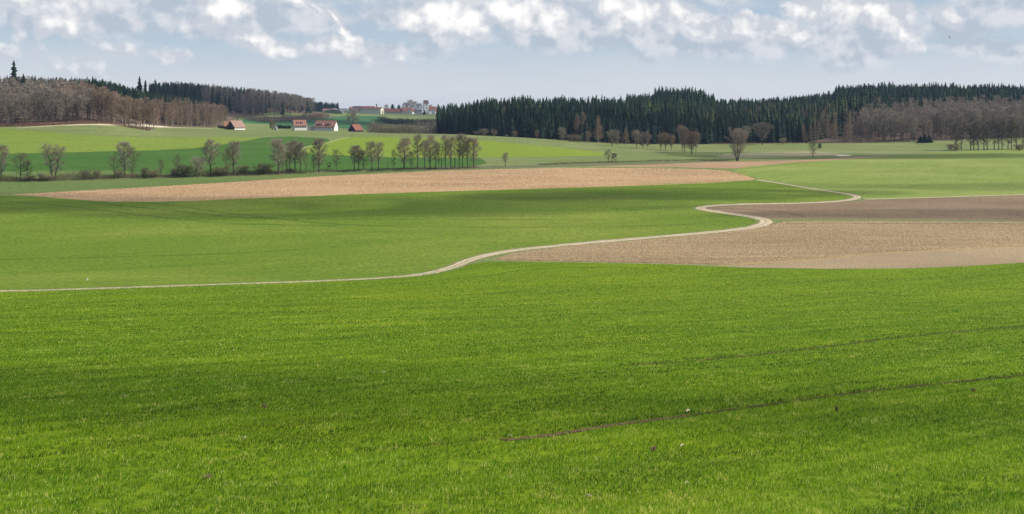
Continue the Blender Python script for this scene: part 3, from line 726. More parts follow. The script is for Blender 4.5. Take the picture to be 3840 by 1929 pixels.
# hedge trees standing forward at the right edge
for i, px in enumerate([3585, 3606, 3640, 3652, 3668, 3690, 3702, 3728, 3745, 3757, 3780, 3793, 3812, 3836, 3870, 3900]):
    X, Y = hit(px, 563 - (px-3585)*.012); h = r_.uniform(15, 21)
    use(PB[i % 4], X, Y, gz(X, Y)-.1, .95, h/20, None,
        'dark stemmed bare tree of the clump standing out into the field at far right', 'tree', 'clump of bare trees at far right')
for i, (px, w, lab) in enumerate([(3578, 9, 'low pale bush at the left end of the far right clump'), (3822, 6, 'small bush under the trees at the right edge')]):
    X, Y = hit(px, 566); use(AL['bush'][0], X, Y, gz(X, Y), w/5.5, .6, None, lab, 'bush')
# left wood
def front_l(px): return lerp(px, [-1500, 0, 135, 328, 560, 600], [655, 655, 655, 672, 690, 720])
def bare_l(px, y): return y > front_l(px) and y < lerp(px, [-1500, 0, 250, 430, 560, 600], [800, 785, 775, 750, 735, 725])
bl = scatter(-900, 590, 650, 800, 6.5, 8, bare_l)
fl = sorted([t for t in bl if t[1] < front_l(t[2])+30 and t[2] > -60], key=lambda t: t[2]); s_ = set(fl)
print('left front', len(fl), 'left rest', len(bl)-len(fl))
for x, y, px in fl[:130]:
    s = r_.uniform(15, 20)/20
    if px < 350: pr, lab, g = PB[r_.randrange(4)], 'brown grey bare tree at the front edge of the left wood', 'bare trees along the front of the left wood'
    else: pr, lab, g = PR[r_.randrange(3)], 'rusty brown bare tree at the right end of the left wood', 'rusty trees at the right end of the left wood'
    use(pr, x, y, gz(x, y)-.2, s*r_.uniform(.9, 1.15), s, None, lab, 'tree', g)
rl = [t for t in bl if t not in s_]
wood_mesh('bare_wood', BP, rows([t for t in rl if t[2] < 330 and r_.random() < .75], 4, 15.5, 20, 1.1, 20), [M_TWIGG, M_BARK], 'leafless brown grey wood on the left hillside')
wood_mesh('rusty_wood', BP, rows([t for t in rl if t[2] >= 200], 4, 14, 18, 1.15, 20), [M_TWIGR, M_BARKP], 'leafless rusty wood at the right of the left hillside')
cl = scatter(-900, 760, 700, 960, 5.0, 7.0, lambda px, y: y > max(front_l(px)+30 if px < 595 else 0, lerp(px, [-900, 0, 250, 430, 560, 600, 700, 760], [795, 780, 775, 752, 760, 815, 860, 900])))
skl = [t for t in cl if 792 < t[1] < 812 and 0 < t[2] < 620][:45]; s_ = set(skl)
for x, y, px in skl:
    s = r_.uniform(18, 22)/25
    use(EP[r_.randrange(4)], x, y, gz(x, y)-.2, s*1.1, s, None, 'small dark spruce on the skyline above the left wood', 'tree', 'skyline spruces above the left wood')
wood_mesh('spruce_wood', CP, rows([t for t in cl if t not in s_], 5, 18.5, 22), [M_CONW, M_BARK], 'dark spruces filling the ridge behind the left wood')
# brown wood around the old barn
bw = scatter(585, 850, 738, 1010, 6, 8, lambda px, y: y > lerp(px, [585, 640, 800, 850], [738, 775, 880, 960]) and y < lerp(px, [585, 800, 850], [930, 1000, 1010]))
fb = [t for t in bw if t[1] < lerp(t[2], [585, 640, 800], [790, 800, 880])+16]
s_ = set(fb)
for x, y, px in fb[:40]:
    s = r_.uniform(12, 17)/20
    use((PR+PL)[r_.randrange(5)], x, y, gz(x, y)-.2, s*1.1, s, None, 'bare brown tree at the edge of the small wood left of the old barn', 'tree', 'bare trees left of the old barn')
bw2 = [t for t in bw if t not in s_]
if bw2: wood_mesh('rusty_wood', BP, rows(bw2, 4, 15, 19, 1, 20), [M_TWIGR, M_BARKP], 'leafless brown wood left of the old barn')
# far hill left of the village
def far_hill(px, y): return y > lerp(px, [560, 640, 800, 1000, 1130, 1200], [1150, 1150, 1200, 1300, 1360, 1480])
fh = scatter(560, 1175, 1150, 1580, 8, 13, far_hill)
isb = lambda t: r_.random() < lerp(t[2], [560, 900, 960, 1180], [.04, .12, .6, .85]) or (t[1] < 1380 and t[2] > 760 and r_.random() < .65) or (730 < t[2] < 830 and 1400 < t[1] and r_.random() < .5)
fb_ = [isb(t) for t in fh]
wood_mesh('spruce_wood', CP, rows([t for t, q in zip(fh, fb_) if not q], 5, 17.5, 22, 1.35), [M_CONW, M_BARK], 'blue dark spruce wood on the far hill left of the village')
wood_mesh('bare_wood', BP, rows([t for t, q in zip(fh, fb_) if q], 4, 15, 21, 1.1, 20), [M_TWIGG, M_BARK], 'leafless wood on the far hill above the old barn')
vh = scatter(1120, 1268, 1700, 1900, 6, 10, lambda px, y: y > lerp(px, [1120, 1262], [1640, 1850]))
wood_mesh('spruce_wood', CP, rows(vh, 5, 15, 18, 1.7), [M_CONW, M_BARK], 'distant wooded slope that runs down to the village')
# scrub banks and hedges
def hedge(name, pts, wid, h0, h1, n, mat, label, seed=1, twl=1.2, tww=.12):
    rr = random.Random(seed); V = []; Fc = []
    for i in range(n):
        k = rr.uniform(0, len(pts)-1.001); a = Vector(pts[int(k)]); b = Vector(pts[int(k)+1]); p = a.lerp(b, k-int(k))
        x = p.x + rr.gauss(0, wid/2.5); y = p.y + rr.gauss(0, wid/2.5)
        hh = lerp(math.sin(x*.21+seed)*math.sin(x*.047+y*.06), [-1, 1], [h0, h1])*rr.uniform(.4, 1)
        q = Vector((x, y, rr.uniform(0, hh))) ; d = Vector((rr.gauss(0, .4), rr.gauss(0, .4), 1)).normalized()
        s3 = sliver(q, d, twl*rr.uniform(.5, 1.2), tww*rr.uniform(.6, 1.4), rr); Fc.append((len(V), len(V)+1, len(V)+2)); V += s3
    V = np.array([tuple(v) for v in V]); B = V.reshape(-1, 3, 3)[:, :2].mean(axis=1); V[:, 2] += np.repeat(H(B[:, 0], B[:, 1]), 3)
    return tag(build(name, V, np.array(Fc, np.int32), mat), label, 'hedge', None, 'stuff')
def hp(l): return [hit(*p) for p in l]
def wp(l): return [((px-CX)/F*Y, Y) for px, Y in l]
stream_line = hp([(-300, 688), (0, 681), (200, 678), (400, 671), (600, 666), (800, 661), (950, 656), (1100, 651)])
hedge('stream_scrub', stream_line, 3.4, .5, 3.4, 26000, M_SCRUB, 'brown leafless scrub along the left part of the stream', 3, .9, .075)
hedge('stream_scrub', hp([(1100, 650), (1300, 643), (1500, 638), (1650, 635), (1790, 631)]), 1.8, .3, 1.4, 7000, M_SCRUB, 'low brown growth under the trees of the right part of the stream', 4, .6, .06)
hedge('dry_reeds', hp([(-300, 690), (0, 683), (400, 673), (600, 668), (950, 658), (1300, 645), (1500, 640), (1600, 637)]), .8, .15, .5, 4500, M_STRAW, 'pale dry grass fringe along the stream bank', 5, .45, .05)
hedge('field_hedge', hp([(2020, 620), (2200, 613), (2385, 608), (2600, 603), (2760, 601)]), 1.0, .3, .9, 4500, leaf_mat('m_dk', (.07, .075, .04), (.11, .10, .06), .3, .1), 'low dark hedge along the upper brown field', 6, .6, .07)
for i, (px, by, wpx, hpx, lab) in enumerate([(320, 675, 34, 28, 'dark bush below the dark green field, left'), (362, 673, 26, 26, 'bush just right of the left dark one'), (540, 669, 26, 30, 'dark upright bush right of the thin left trees'),
  (690, 664, 52, 34, 'wide reddish bush right of the narrow sparse tree'), (655, 665, 28, 24, 'small olive bush beside the wide reddish one'), (110, 681, 40, 18, 'low bush under the wide forked tree at far left'), (182, 680, 30, 18, 'low reddish bush at the foot of the lone full tree'),
  (830, 661, 60, 26, 'low brown bush between the two tall trees under the old barn'), (905, 657, 50, 26, 'brown bush at the foot of the slender airy tree'), (990, 655, 60, 30, 'olive mound of bush left of the middle clump'), (1085, 650, 30, 14, 'small dark bush in the middle clump'), (155, 680, 22, 22, 'bush left of the lone full tree'), (445, 671, 30, 24, 'bush under the tall dark left tree'), (575, 668, 44, 24, 'brown bush under the tiny sparse sapling')]):
    X, Y = hit(px, by); use(AL['bush'][i % 2], X, Y, gz(X, Y)-.05, wpx/F*Y/5.5*1.2, hpx/F*Y/5*1.1, None, lab, 'bush', 'bushes along the stream')
X, Y = hit(2150, 534)
for i, px in enumerate([2136, 2152, 2168]):
    X, Y = hit(px, 533); use(AL['bush'][i % 2], X, Y, gz(X, Y), .9, .75, None, 'pale low bush of the row under the tall larches', 'bush', 'bushes under the larches')
hedge('bank_scrub', wp([(950, 1180), (1050, 1220), (1120, 1260), (1190, 1330), (1215, 1400)]), 16, 3, 7, 7000, M_TWIGR, 'reddish scrub bank below the far hill', 7, 3, .35)
hedge('brown_copse', wp([(1385, 950), (1450, 955), (1530, 960), (1595, 965)]), 9, 7, 10.5, 7500, leaf_mat('m_tancopse', (.20, .15, .095), (.27, .21, .13), .08, .2), 'straight topped tan leafless copse left of the dark wood', 8, 2.2, .22)
hedge('blue_copse', wp([(1440, 1300), (1500, 1300), (1590, 1290), (1640, 1250)]), 18, 4, 9, 6000, leaf_mat('m_dkc', (.045, .06, .05), (.075, .085, .06), .06, .1), 'dark copse below the village church', 9, 3.5, .5)
hedge('shadow_copse', wp([(1595, 900), (1650, 860), (1690, 820)]), 14, 9, 17, 5500, M_TWIGG, 'dim leafless trees at the left corner of the dark wood', 10, 2.6, .28)
hedge('garden_hedge', wp([(1030, 1045), (1060, 1045), (1090, 1045)]), 1.6, 2.5, 3.4, 1800, M_CONIFER, 'dark green garden hedge behind the white shed', 11, 1.2, .4)
for i, (px, w, h, lab) in enumerate([(1650, 12, 9, 'dark green young spruce at the left foot of the dark wood'), (1668, 10, 12, 'young spruce second from the left foot of the dark wood')]): far_tree(px, 780, h, w*.7, 'spruce', lab)
p = at(3470, 728)
for i, (px, w, h) in enumerate([(3452, 6, 5), (3468, 7, 6), (3486, 6, 5)]): far_tree(px, 722, h, w, 'spruce', 'dark green low conifer of the three before the grey wood at right', 'low conifers before the grey wood')
hedge('wood_undergrowth', wp([(-200, 652), (0, 653), (200, 658), (350, 668), (560, 690)]), 3, .8, 2.2, 5000, leaf_mat('m_under', (.20, .09, .06), (.26, .14, .09), .2, .1), 'rust red undergrowth at the foot of the left wood', 12, 1.3, .14)
hedge('wood_undergrowth', wp([(2250, 722), (2600, 728), (3000, 732), (3400, 731), (3840, 731)]), 2, .3, 1.4, 5000, M_SCRUB, 'brown undergrowth at the foot of the right hand wood', 13, 1, .12)

# ------------------------------------------------------------------ buildings
M_WHITE = plain_mat('m_whitewall', (.78, .76, .72), .06, .8)
M_CREAM = plain_mat('m_cream', (.78, .72, .54), .08, .8)
M_GREYW = plain_mat('m_greywall', (.45, .44, .42), .1, .8)
M_WOOD = plain_mat('m_darkwood', (.06, .04, .032), .3, 3)
M_GLASS = plain_mat('m_window', (.03, .035, .045), .1, 1, .25)
M_BLACK = plain_mat('m_black', (.02, .018, .016), .1, 1)
def roof_mat(name, c):
    m, nt, b = newmat(name); b.inputs['Roughness'].default_value = .8
    n = noise(nt, posmap(nt, 0, 1, 1), 1.3, 5, .75); tc = N(nt, 'ShaderNodeTexCoord')
    w = N(nt, 'ShaderNodeTexWave', bands_direction='Z'); w.inputs['Scale'].default_value = 1.1; nt.links.new(tc.outputs['Object'], w.inputs[0])
    k = mixc(nt, c, ramp(nt, n, [(.25, (.7,)*3), (.75, (1.3,)*3)]), 1.0, 'MULTIPLY')
    k = mixc(nt, k, sc(c, .7), ramp(nt, w.outputs['Fac'], [(.0, (.35,)*3), (.3, (0,)*3)]))
    nt.links.new(k, b.inputs['Base Color']); return m
R_RED = roof_mat('m_roof_red', (.25, .12, .09)); R_DULL = roof_mat('m_roof_dull', (.22, .085, .06)); R_DARK = roof_mat('m_roof_dark', (.11, .07, .06)); R_OR = roof_mat('m_roof_orange', (.30, .145, .09)); R_GREY = roof_mat('m_roof_grey', (.16, .15, .15)); R_SUN = roof_mat('m_roof_sunlit', (.27, .17, .13))  # R_SUN: sunlight on the old barn roof put into its paler colour
def house(kind, loc, rz, L, W, wall_h, roof_h, wm, rm, label, cat='house', group=None, eave=.5, front=(), gable_l=(), gable_r=(), chim=(), dormers=(), door=None, gable_mat=None, win=(1.0, 1.2)):
    r = empty(kind, (loc[0], loc[1], loc[2]-.3), rz); tag(r, label, cat, group)
    h = wall_h; l, w = L/2, W/2
    b = MB()
    b.add([(-l,-w,-1.5),(l,-w,-1.5),(l,w,-1.5),(-l,w,-1.5),(-l,-w,h),(l,-w,h),(l,w,h),(-l,w,h),(-l,0,h+roof_h-.12),(l,0,h+roof_h-.12)],
          [(0,3,2,1),(0,1,5,4),(2,3,7,6),(1,2,6,9,5),(3,0,4,8,7),(4,5,9,8),(7,8,9,6)])
    wl = b.build('wall', [wm, gable_mat or wm], r)
    if gable_mat: wl.data.polygons[4].material_index = 1
    s = roof_h/w; b = MB(); t = .28; e = eave; le = l+eave*.8
    for sy in (-1, 1):
        y0, z0, y1, z1 = sy*(w+e), h-e*s+.05, 0, h+roof_h+.05
        vs = [(-le,y0,z0),(le,y0,z0),(le,y1,z1),(-le,y1,z1),(-le,y0,z0+t),(le,y0,z0+t),(le,y1,z1+t),(-le,y1,z1+t)]
        fs = [(0,3,2,1),(4,5,6,7),(0,1,5,4),(1,2,6,5),(3,0,4,7)]
        b.add(vs, fs if sy < 0 else [tuple(reversed(f)) for f in fs])
    rf = b.build('roof', rm, r)
    for cx, cy in chim:
        b = MB(); zc = h+roof_h*(1-abs(cy)/w); b.box(cx-.4, cx+.4, cy-.35, cy+.35, zc-.5, zc+1.5); b.box(cx-.5, cx+.5, cy-.45, cy+.45, zc+1.5, zc+1.65); b.build('chimney', R_DARK, rf)
    for dx, dw in dormers:      # shed dormers on the front slope
        zb = h+roof_h*.30; y0 = -w*(1-.30); hh = 1.35
        b = MB(); b.box(dx-dw/2, dx+dw/2, y0-.25, y0+w*.42, zb-.1, zb+hh); d = b.build('dormer', wm, r)
        b = MB(); zt = zb+hh
        b.add([(dx-dw/2-.3, y0-.7, zt-.05), (dx+dw/2+.3, y0-.7, zt-.05), (dx+dw/2+.3, y0+w*.60, zt+.7), (dx-dw/2-.3, y0+w*.60, zt+.7), (dx-dw/2-.3, y0-.7, zt+.15), (dx+dw/2+.3, y0-.7, zt+.15), (dx+dw/2+.3, y0+w*.60, zt+.9), (dx-dw/2-.3, y0+w*.60, zt+.9)],
              [(0,3,2,1),(4,5,6,7),(0,1,5,4),(1,2,6,5),(2,3,7,6),(3,0,4,7)]); b.build('dormer_roof', rm, d)
        b = MB(); n = max(1, int(dw/1.6))
        for i in range(n):
            x0 = dx-dw/2+dw*(i+.18)/n; b.box(x0, x0+dw/n*.64, y0-.30, y0-.22, zb+.25, zb+hh-.15)
        b.build('window', M_GLASS, d)
    ww, wh = win
    def window(c, n, ax):
        f = MB(); g = MB(); k = .08
        if ax == 'f':
            x, z = c; f.box(x-ww/2-k, x+ww/2+k, -w-.07, -w+.02, z-k, z+wh+k); g.box(x-ww/2, x+ww/2, -w-.10, -w-.05, z, z+wh)
        else:
            y, z = c; sgn = -1 if ax == 'l' else 1; x0 = sgn*l; a, b_ = sorted((x0-sgn*.02, x0+sgn*.07)); f.box(a, b_, y-ww/2-k, y+ww/2+k, z-k, z+wh+k)
            a, b_ = sorted((x0+sgn*.05, x0+sgn*.10)); g.box(a, b_, y-ww/2, y+ww/2, z, z+wh)
        o = f.build('window', M_WHITE, r); g.build('pane', M_GLASS, o)
    for c in front: window(c, 0, 'f')
    for c in gable_l: window(c, 0, 'l')
    for c in gable_r: window(c, 0, 'r')
    if door:
        dx, dw, dh, side = door; b = MB()
        if side == 'f': b.box(dx-dw/2, dx+dw/2, -w-.08, -w+.02, 0, dh)
        elif side == 'l': b.box(-l-.08, -l+.02, dx-dw/2, dx+dw/2, 0, dh)
        else: b.box(l-.02, l+.08, dx-dw/2, dx+dw/2, 0, dh)
        b.build('door', M_BLACK, r)
    return r
house('farmhouse', at(1123, 1000), .42, 11.2, 9.4, 4.7, 4.7, M_WHITE, R_RED, 'white farmhouse with steep red roof and two small dormers, left of the long house', 'house', None, .6,
      front=[(-4.2, 2.6), (-2.1, 2.6), (0, 2.6), (2.1, 2.6), (4.2, 2.6)], gable_l=[(-2, 2.6), (2, 2.6), (0, 5.6)], chim=[(2, .8)], dormers=[(-1.6, 1.9), (1.6, 1.9)], door=(0, 1.0, 2.1, 'l'))
house('farmhouse', at(1224, 1000), -.16, 18.5, 10.4, 3.9, 5.3, M_WHITE, R_RED, 'long white farmhouse with red roof and two wide dormers, right of its smaller neighbour', 'house', None, .6,
      front=[(x, 2.0) for x in (-7.5, -4.5, -1.5, 1.5, 4.5, 7.5)], gable_r=[(-2, 1.5), (2, 1.5)], chim=[(5.5, .6)], dormers=[(-4.2, 4.6), (4.2, 4.6)])
house('farm_outbuilding', at(1170, 1004), -.05, 8.5, 4, 3.2, .5, M_GREYW, R_GREY, 'low grey wall like outbuilding between the two white farmhouses', 'outbuilding')
house('garden_shed', at(1033, 1000), .1, 2.8, 2.4, 3.4, .4, M_WHITE, R_GREY, 'tiny white shed alone left of the farmhouses', 'shed', eave=.2, door=(0, .9, 1.9, 'f'))
house('old_barn', at(885, 868), 1.02, 11.5, 8.6, 3.2, 4.8, M_WHITE, R_SUN, 'old barn with dark wooden gable, red tiled roof and one white wall', 'barn', None, .6, gable_mat=M_WOOD, door=(0, 2.6, 2.6, 'l'))
house('old_barn_annex', at(859, 880), .25, 7.5, 7.0, 3.2, 3.6, M_WOOD, R_OR, 'small dark annex with an orange red roof behind the old barn', 'barn', eave=.4)
house('red_barn', at(1334, 960), .95, 9.5, 8.2, 2.6, 4.6, M_WOOD, R_DULL, 'small dark wooden barn with reddish roof under the big round tree', 'barn', None, .5, gable_mat=M_WOOD, door=(0, 2.4, 2.4, 'l'))
house('woodpile_shed', at(838, 895), .1, 9, 3, 2.2, .8, M_WOOD, R_DARK, 'low dark open shed left of the old barn', 'shed', eave=.3)
# village
VG = 'village houses'
def vh_(kind, px, Y, rz, L, W, hh, rh, wm, rm, label, cat='house', **k):
    return house(kind, at(px, Y), rz, L, W, hh, rh, wm, rm, label, cat, VG, **k)
vh_('long_barn', 1396, 1840, -.22, 35, 15, 8.0, 2.6, M_CREAM, R_DULL, 'long cream coloured barn with a dull red roof at the near edge of the village', 'barn', door=(1, 4, 4, 'r'), front=[(-15+i*2.6, 5.6) for i in range(12)], win=(2.2, .7))
vh_('field_shed', 1232, 1720, -.12, 17, 9, 3.5, 2.6, M_GREYW, R_RED, 'low shed with a red roof at the left end of the village', 'shed', door=(3, 4, 3, 'f'))
vh_('white_garage', 1256, 1725, .9, 7, 7, 4.5, 2.5, M_WHITE, R_GREY, 'white gabled garage right of the low red roofed shed', 'garage')
for i, (px, L, lab) in enumerate([(1275, 6.5, 'first white trailer from the left below the village'), (1297, 6, 'second white trailer, left one of the close pair'), (1312, 7, 'third white trailer, right one of the close pair')]):
    p = at(px, 1790); r = empty('white_trailer', p, .05); tag(r, lab, 'trailer', 'white trailers below the village'); b = MB(); b.box(-L/2, L/2, -1.2, 1.2, .7, 3.5); b.build('body', M_WHITE, r)
    b = MB(); [b.box(x, x+1.2, -1.24, -1.2, 1.8, 2.8) for x in (-L*.3, L*.1)]; b.build('window', M_GLASS, r)
    for x in (-L*.22, L*.22):
        b = MB(); b.tube([(x, -1.15, .45), (x, 1.15, .45)], [.45, .45], 12); b.build('wheel', M_BLACK, r)
vh_('village_house', 1286, 2080, .1, 16, 9, 3.2, 3, M_WHITE, R_GREY, 'low white house farthest left on the village skyline')
vh_('village_house', 1321, 2080, .8, 11, 10, 4.4, 5.2, M_GREYW, R_DULL, 'olive grey gabled house left of the dark roofed house')
vh_('village_house', 1345, 2060, -.1, 22, 12, 4.6, 6.2, M_GREYW, R_DARK, 'wide dark roofed house with white dormers on the skyline', dormers=[(-4, 3), (4, 3)])
vh_('village_house', 1332, 1990, .2, 13, 9, 3.4, 3.6, M_WHITE, R_GREY, 'grey roofed house below the dark roofed one')
vh_('village_house', 1356, 1960, -.2, 12, 9, 3.4, 3.6, M_GREYW, R_DARK, 'dark low house left of the long cream barn roof')
vh_('village_house', 1381, 2040, .15, 22, 12, 5.0, 6.2, M_WHITE, R_DULL, 'red roofed house behind the left half of the long barn', dormers=[(4, 4)])
vh_('village_house', 1409, 2060, -.1, 24, 12, 4.0, 5.2, M_WHITE, R_DARK, 'house behind the right half of the long barn', dormers=[(-3, 3), (5, 3)])
vh_('village_house', 1437, 2030, .7, 12, 10, 3.6, 4.2, M_GREYW, R_DARK, 'small dark house just right of the long barn')
vh_('village_house', 1453, 2000, .1, 15, 10, 3.6, 4.6, M_WHITE, R_RED, 'red roofed house left of the dark round conifers')
vh_('village_house', 1446, 2080, -.5, 11, 9, 4, 4.2, M_WHITE, R_GREY, 'pale house peeking out left of the dark conifers')
vh_('village_barn', 1480, 1950, .05, 32, 12, 3.2, 5.0, M_GREYW, R_DULL, 'long brown roofed barn under the dark round conifers', 'barn')
vh_('village_house', 1512, 1960, .5, 12, 9, 5, 5, M_WHITE, R_DULL, 'tall white gabled house left of the orange roof')
vh_('village_house', 1527, 1950, .05, 17, 12, 4.6, 6.6, M_WHITE, R_OR, 'house with a broad orange roof, biggest left of the church')
vh_('village_house', 1543, 1940, 1.2, 12, 8.5, 4.2, 5.0, M_WHITE, R_DULL, 'white gable facing the field, right of the orange roof')
vh_('village_house', 1556, 1950, .2, 13, 9, 3.2, 4.6, M_WHITE, R_DARK, 'dark roofed house midway between orange roof and church')
vh_('village_house', 1571, 1925, -.3, 14, 9, 3.4, 4.2, M_WHITE, R_GREY, 'white low house with a grey roof close left of the church')
vh_('village_house', 1527, 1900, .1, 7, 6, 2.6, 2.2, M_WHITE, R_GREY, 'tiny white building below the orange roof')
vh_('village_house', 1575, 1890, .1, 12, 6, 2.2, 1.6, M_WHITE, R_GREY, 'lowest white building left below the church')
vh_('village_house', 1616, 2000, .1, 19, 11, 4, 6.0, M_GREYW, R_DULL, 'dull red roofed house right of the church tower')
vh_('village_house', 1632, 1960, 1.15, 12, 7.5, 5.6, 5.2, M_WHITE, R_DULL, 'narrow white gabled house farthest right in the village')
# church
p = at(1597, 1985); r = empty('village_church', (p.x, p.y, p.z-.3), .35); tag(r, 'white village church tower with a dark saddle roof and its nave behind', 'church', None)
b = MB(); b.box(-4, 4, -4, 4, -1.5, 19.5)
b.add([(-4,-4,19.5),(4,-4,19.5),(4,4,19.5),(-4,4,19.5),(-4,0,24.3),(4,0,24.3)], [(1,2,5),(3,0,4),(0,1,5,4),(2,3,4,5)]); b.build('tower', M_WHITE, r)
b = MB()
for sy in (-1, 1):
    vs = [(-4.35,sy*4.5,18.95),(4.35,sy*4.5,18.95),(4.35,0,24.5),(-4.35,0,24.5),(-4.35,sy*4.5,19.25),(4.35,sy*4.5,19.25),(4.35,0,24.85),(-4.35,0,24.85)]
    b.add(vs, [(0,3,2,1),(4,5,6,7),(0,1,5,4),(1,2,6,5),(3,0,4,7)])
b.build('roof', R_DARK, r)
for z in (9, 14.8):
    for (x0, x1, y0, y1) in ((-.8, .8, -4.12, -4.0), (-4.12, -4.0, -.8, .8), (4.0, 4.12, -.8, .8)):
        b = MB(); b.box(x0, x1, y0, y1, z, z+2.4); b.build('window', M_GLASS, r)
b = MB(); b.add([(4,-5,-1.5),(20,-5,-1.5),(20,5,-1.5),(4,5,-1.5),(4,-5,7),(20,-5,7),(20,5,7),(4,5,7),(4,0,13),(20,0,13)], [(0,1,5,4),(1,2,6,9,5),(2,3,7,6),(4,5,9,8),(7,8,9,6),(3,0,4,8,7)]); n_ = b.build('nave', M_WHITE, r)
b = MB()
for sy in (-1, 1): b.add([(4.02,sy*5.6,6.4),(20.4,sy*5.6,6.4),(20.4,0,13.1),(4.02,0,13.1),(4.02,sy*5.6,6.7),(20.4,sy*5.6,6.7),(20.4,0,13.4),(4.02,0,13.4)], [(0,3,2,1),(4,5,6,7),(0,1,5,4),(1,2,6,5),(3,0,4,7)])
b.build('nave_roof', R_DULL, n_)
# silo tower on the skyline
p = at(1413, 2140); r = empty('water_tower', p); tag(r, 'slim grey tower above the roofs of the long barn', 'tower'); b = MB(); b.tube([(0, 0, -1), (0, 0, 14.5)], [2.0, 1.8], 12); b.build('shaft', M_GREYW, r); b = MB(); b.tube([(0, 0, 14.5), (0, 0, 16)], [2.3, 2.3], 12); b.build('cap', M_GREYW, r)
# domed field tunnel
p = at(1249, 1640); r = empty('poly_tunnel', p, .1); tag(r, 'low arched tunnel shed with a pale rim below the village', 'tunnel')
b = MB(); n = 14; ring = lambda R, y: [(R*math.cos(PI*k/n)*1.0, y, R*math.sin(PI*k/n)*.42) for k in range(n+1)]
b.add(ring(15, -12) + ring(15, 12), [(k, k+1, n+2+k, n+1+k) for k in range(n)] + [tuple(range(n+1)), tuple(reversed(range(n+1, 2*n+2)))]); b.build('cover', plain_mat('m_tunnel', (.16, .19, .14), .2, .5), r)
b = MB(); A = ring(15.3, -12.6); B = ring(14.7, -12.6); A2 = ring(15.3, -11.6); b.add(A + B + A2, [(k, k+1, n+2+k, n+1+k) for k in range(n)] + [(k+1, k, 2*n+2+k, 2*n+3+k) for k in range(n)]); b.build('rim', M_WHITE, r)

# ------------------------------------------------------------------ hunting stands
M_TIMBER = plain_mat('m_timber', (.17, .13, .09), .25, 3); M_TIMBD = plain_mat('m_timberdark', (.035, .03, .026), .25, 3); M_TIMBL = plain_mat('m_timberpale', (.42, .38, .32), .2, 3)
def stand(px, by, legh, bw, bh, label, roofm, wallm, w2, rz=.3, open_=False):
    X, Y = hit(px, by); r = empty('hunting_stand', (X, Y, gz(X, Y)), rz); tag(r, label, 'hunting stand')
    s = bw/2
    for sx in (-1, 1):
        for sy in (-1, 1):
            b = MB(); b.tube([(sx*s*1.35, sy*s*1.35, -.2), (sx*s*.92, sy*s*.92, legh)], [.07, .06], 6); b.build('leg', M_TIMBER, r)
    b = MB(); b.tube([(-s*1.3, -s*1.3, .3), (s*.95, -s*.95, legh-.2)], [.04, .04], 5); b.tube([(s*1.3, -s*1.3, .3), (-s*.95, -s*.95, legh-.2)], [.04, .04], 5); b.build('brace', M_TIMBER, r)
    b = MB(); b.box(-s, s, -s, s, legh, legh+.1); b.build('platform', M_TIMBER, r)
    b = MB(); t = .05; lo = bh*.45 if open_ else bh*.55
    for (x0, x1, y0, y1) in ((-s, s, -s, -s+t), (-s, s, s-t, s), (-s, -s+t, -s+t, s-t)): b.box(x0, x1, y0, y1, legh+.1, legh+lo)
    if not open_:
        for (x0, x1, y0, y1) in ((-s, s, -s, -s+t), (-s, s, s-t, s), (-s, -s+t, -s+t, s-t)): b.box(x0, x1, y0, y1, legh+bh*.8, legh+bh)
    for cx in (-s+.06, s-.06):
        for cy in (-s+.06, s-.06): b.box(cx-.05, cx+.05, cy-.05, cy+.05, legh+.1, legh+bh)
    b.build('cabin', wallm, r)
    b = MB(); b.box(s-t, s+.01, -s+t, s-t, legh+.1, legh+bh*(.5 if open_ else .98)); b.build('side_panel', w2, r)
    b = MB(); k = s+.25; b.add([(-k,-k,legh+bh+.25),(k,-k,legh+bh+.25),(k,k,legh+bh),(-k,k,legh+bh),(-k,-k,legh+bh+.37),(k,-k,legh+bh+.37),(k,k,legh+bh+.12),(-k,k,legh+bh+.12)], [(0,3,2,1),(4,5,6,7),(0,1,5,4),(1,2,6,5),(2,3,7,6),(3,0,4,7)]); b.build('roof', roofm, r)
    b = MB(); b.tube([(-.25, s*1.2+1.0, 0), (-.25, s, legh+.1)], [.035]*2, 5); b.tube([(.25, s*1.2+1.0, 0), (.25, s, legh+.1)], [.035]*2, 5)
    for i in range(6): q = (i+.5)/6; b.tube([(-.25, s*1.2+1.0-q*(s*.2+1.0), q*legh), (.25, s*1.2+1.0-q*(s*.2+1.0), q*legh)], [.025]*2, 5)
    b.build('ladder', M_TIMBER, r)
stand(2303, 610, 2.0, 1.6, 1.75, 'raised hunting box on four legs in the meadow beside the crooked tree', M_TIMBD, M_TIMBER, M_TIMBL, .5)
stand(1234, 636, 1.2, 1.3, 1.3, 'small open hunting stand with a flat dark roof between the stream trees', M_TIMBD, M_TIMBER, M_TIMBER, .2, True)
stand(3074, 561, 1.0, 1.4, 2.2, 'dark hunting box beside the lone twiggy tree before the far wood', M_TIMBD, M_TIMBD, M_TIMBL, .4)

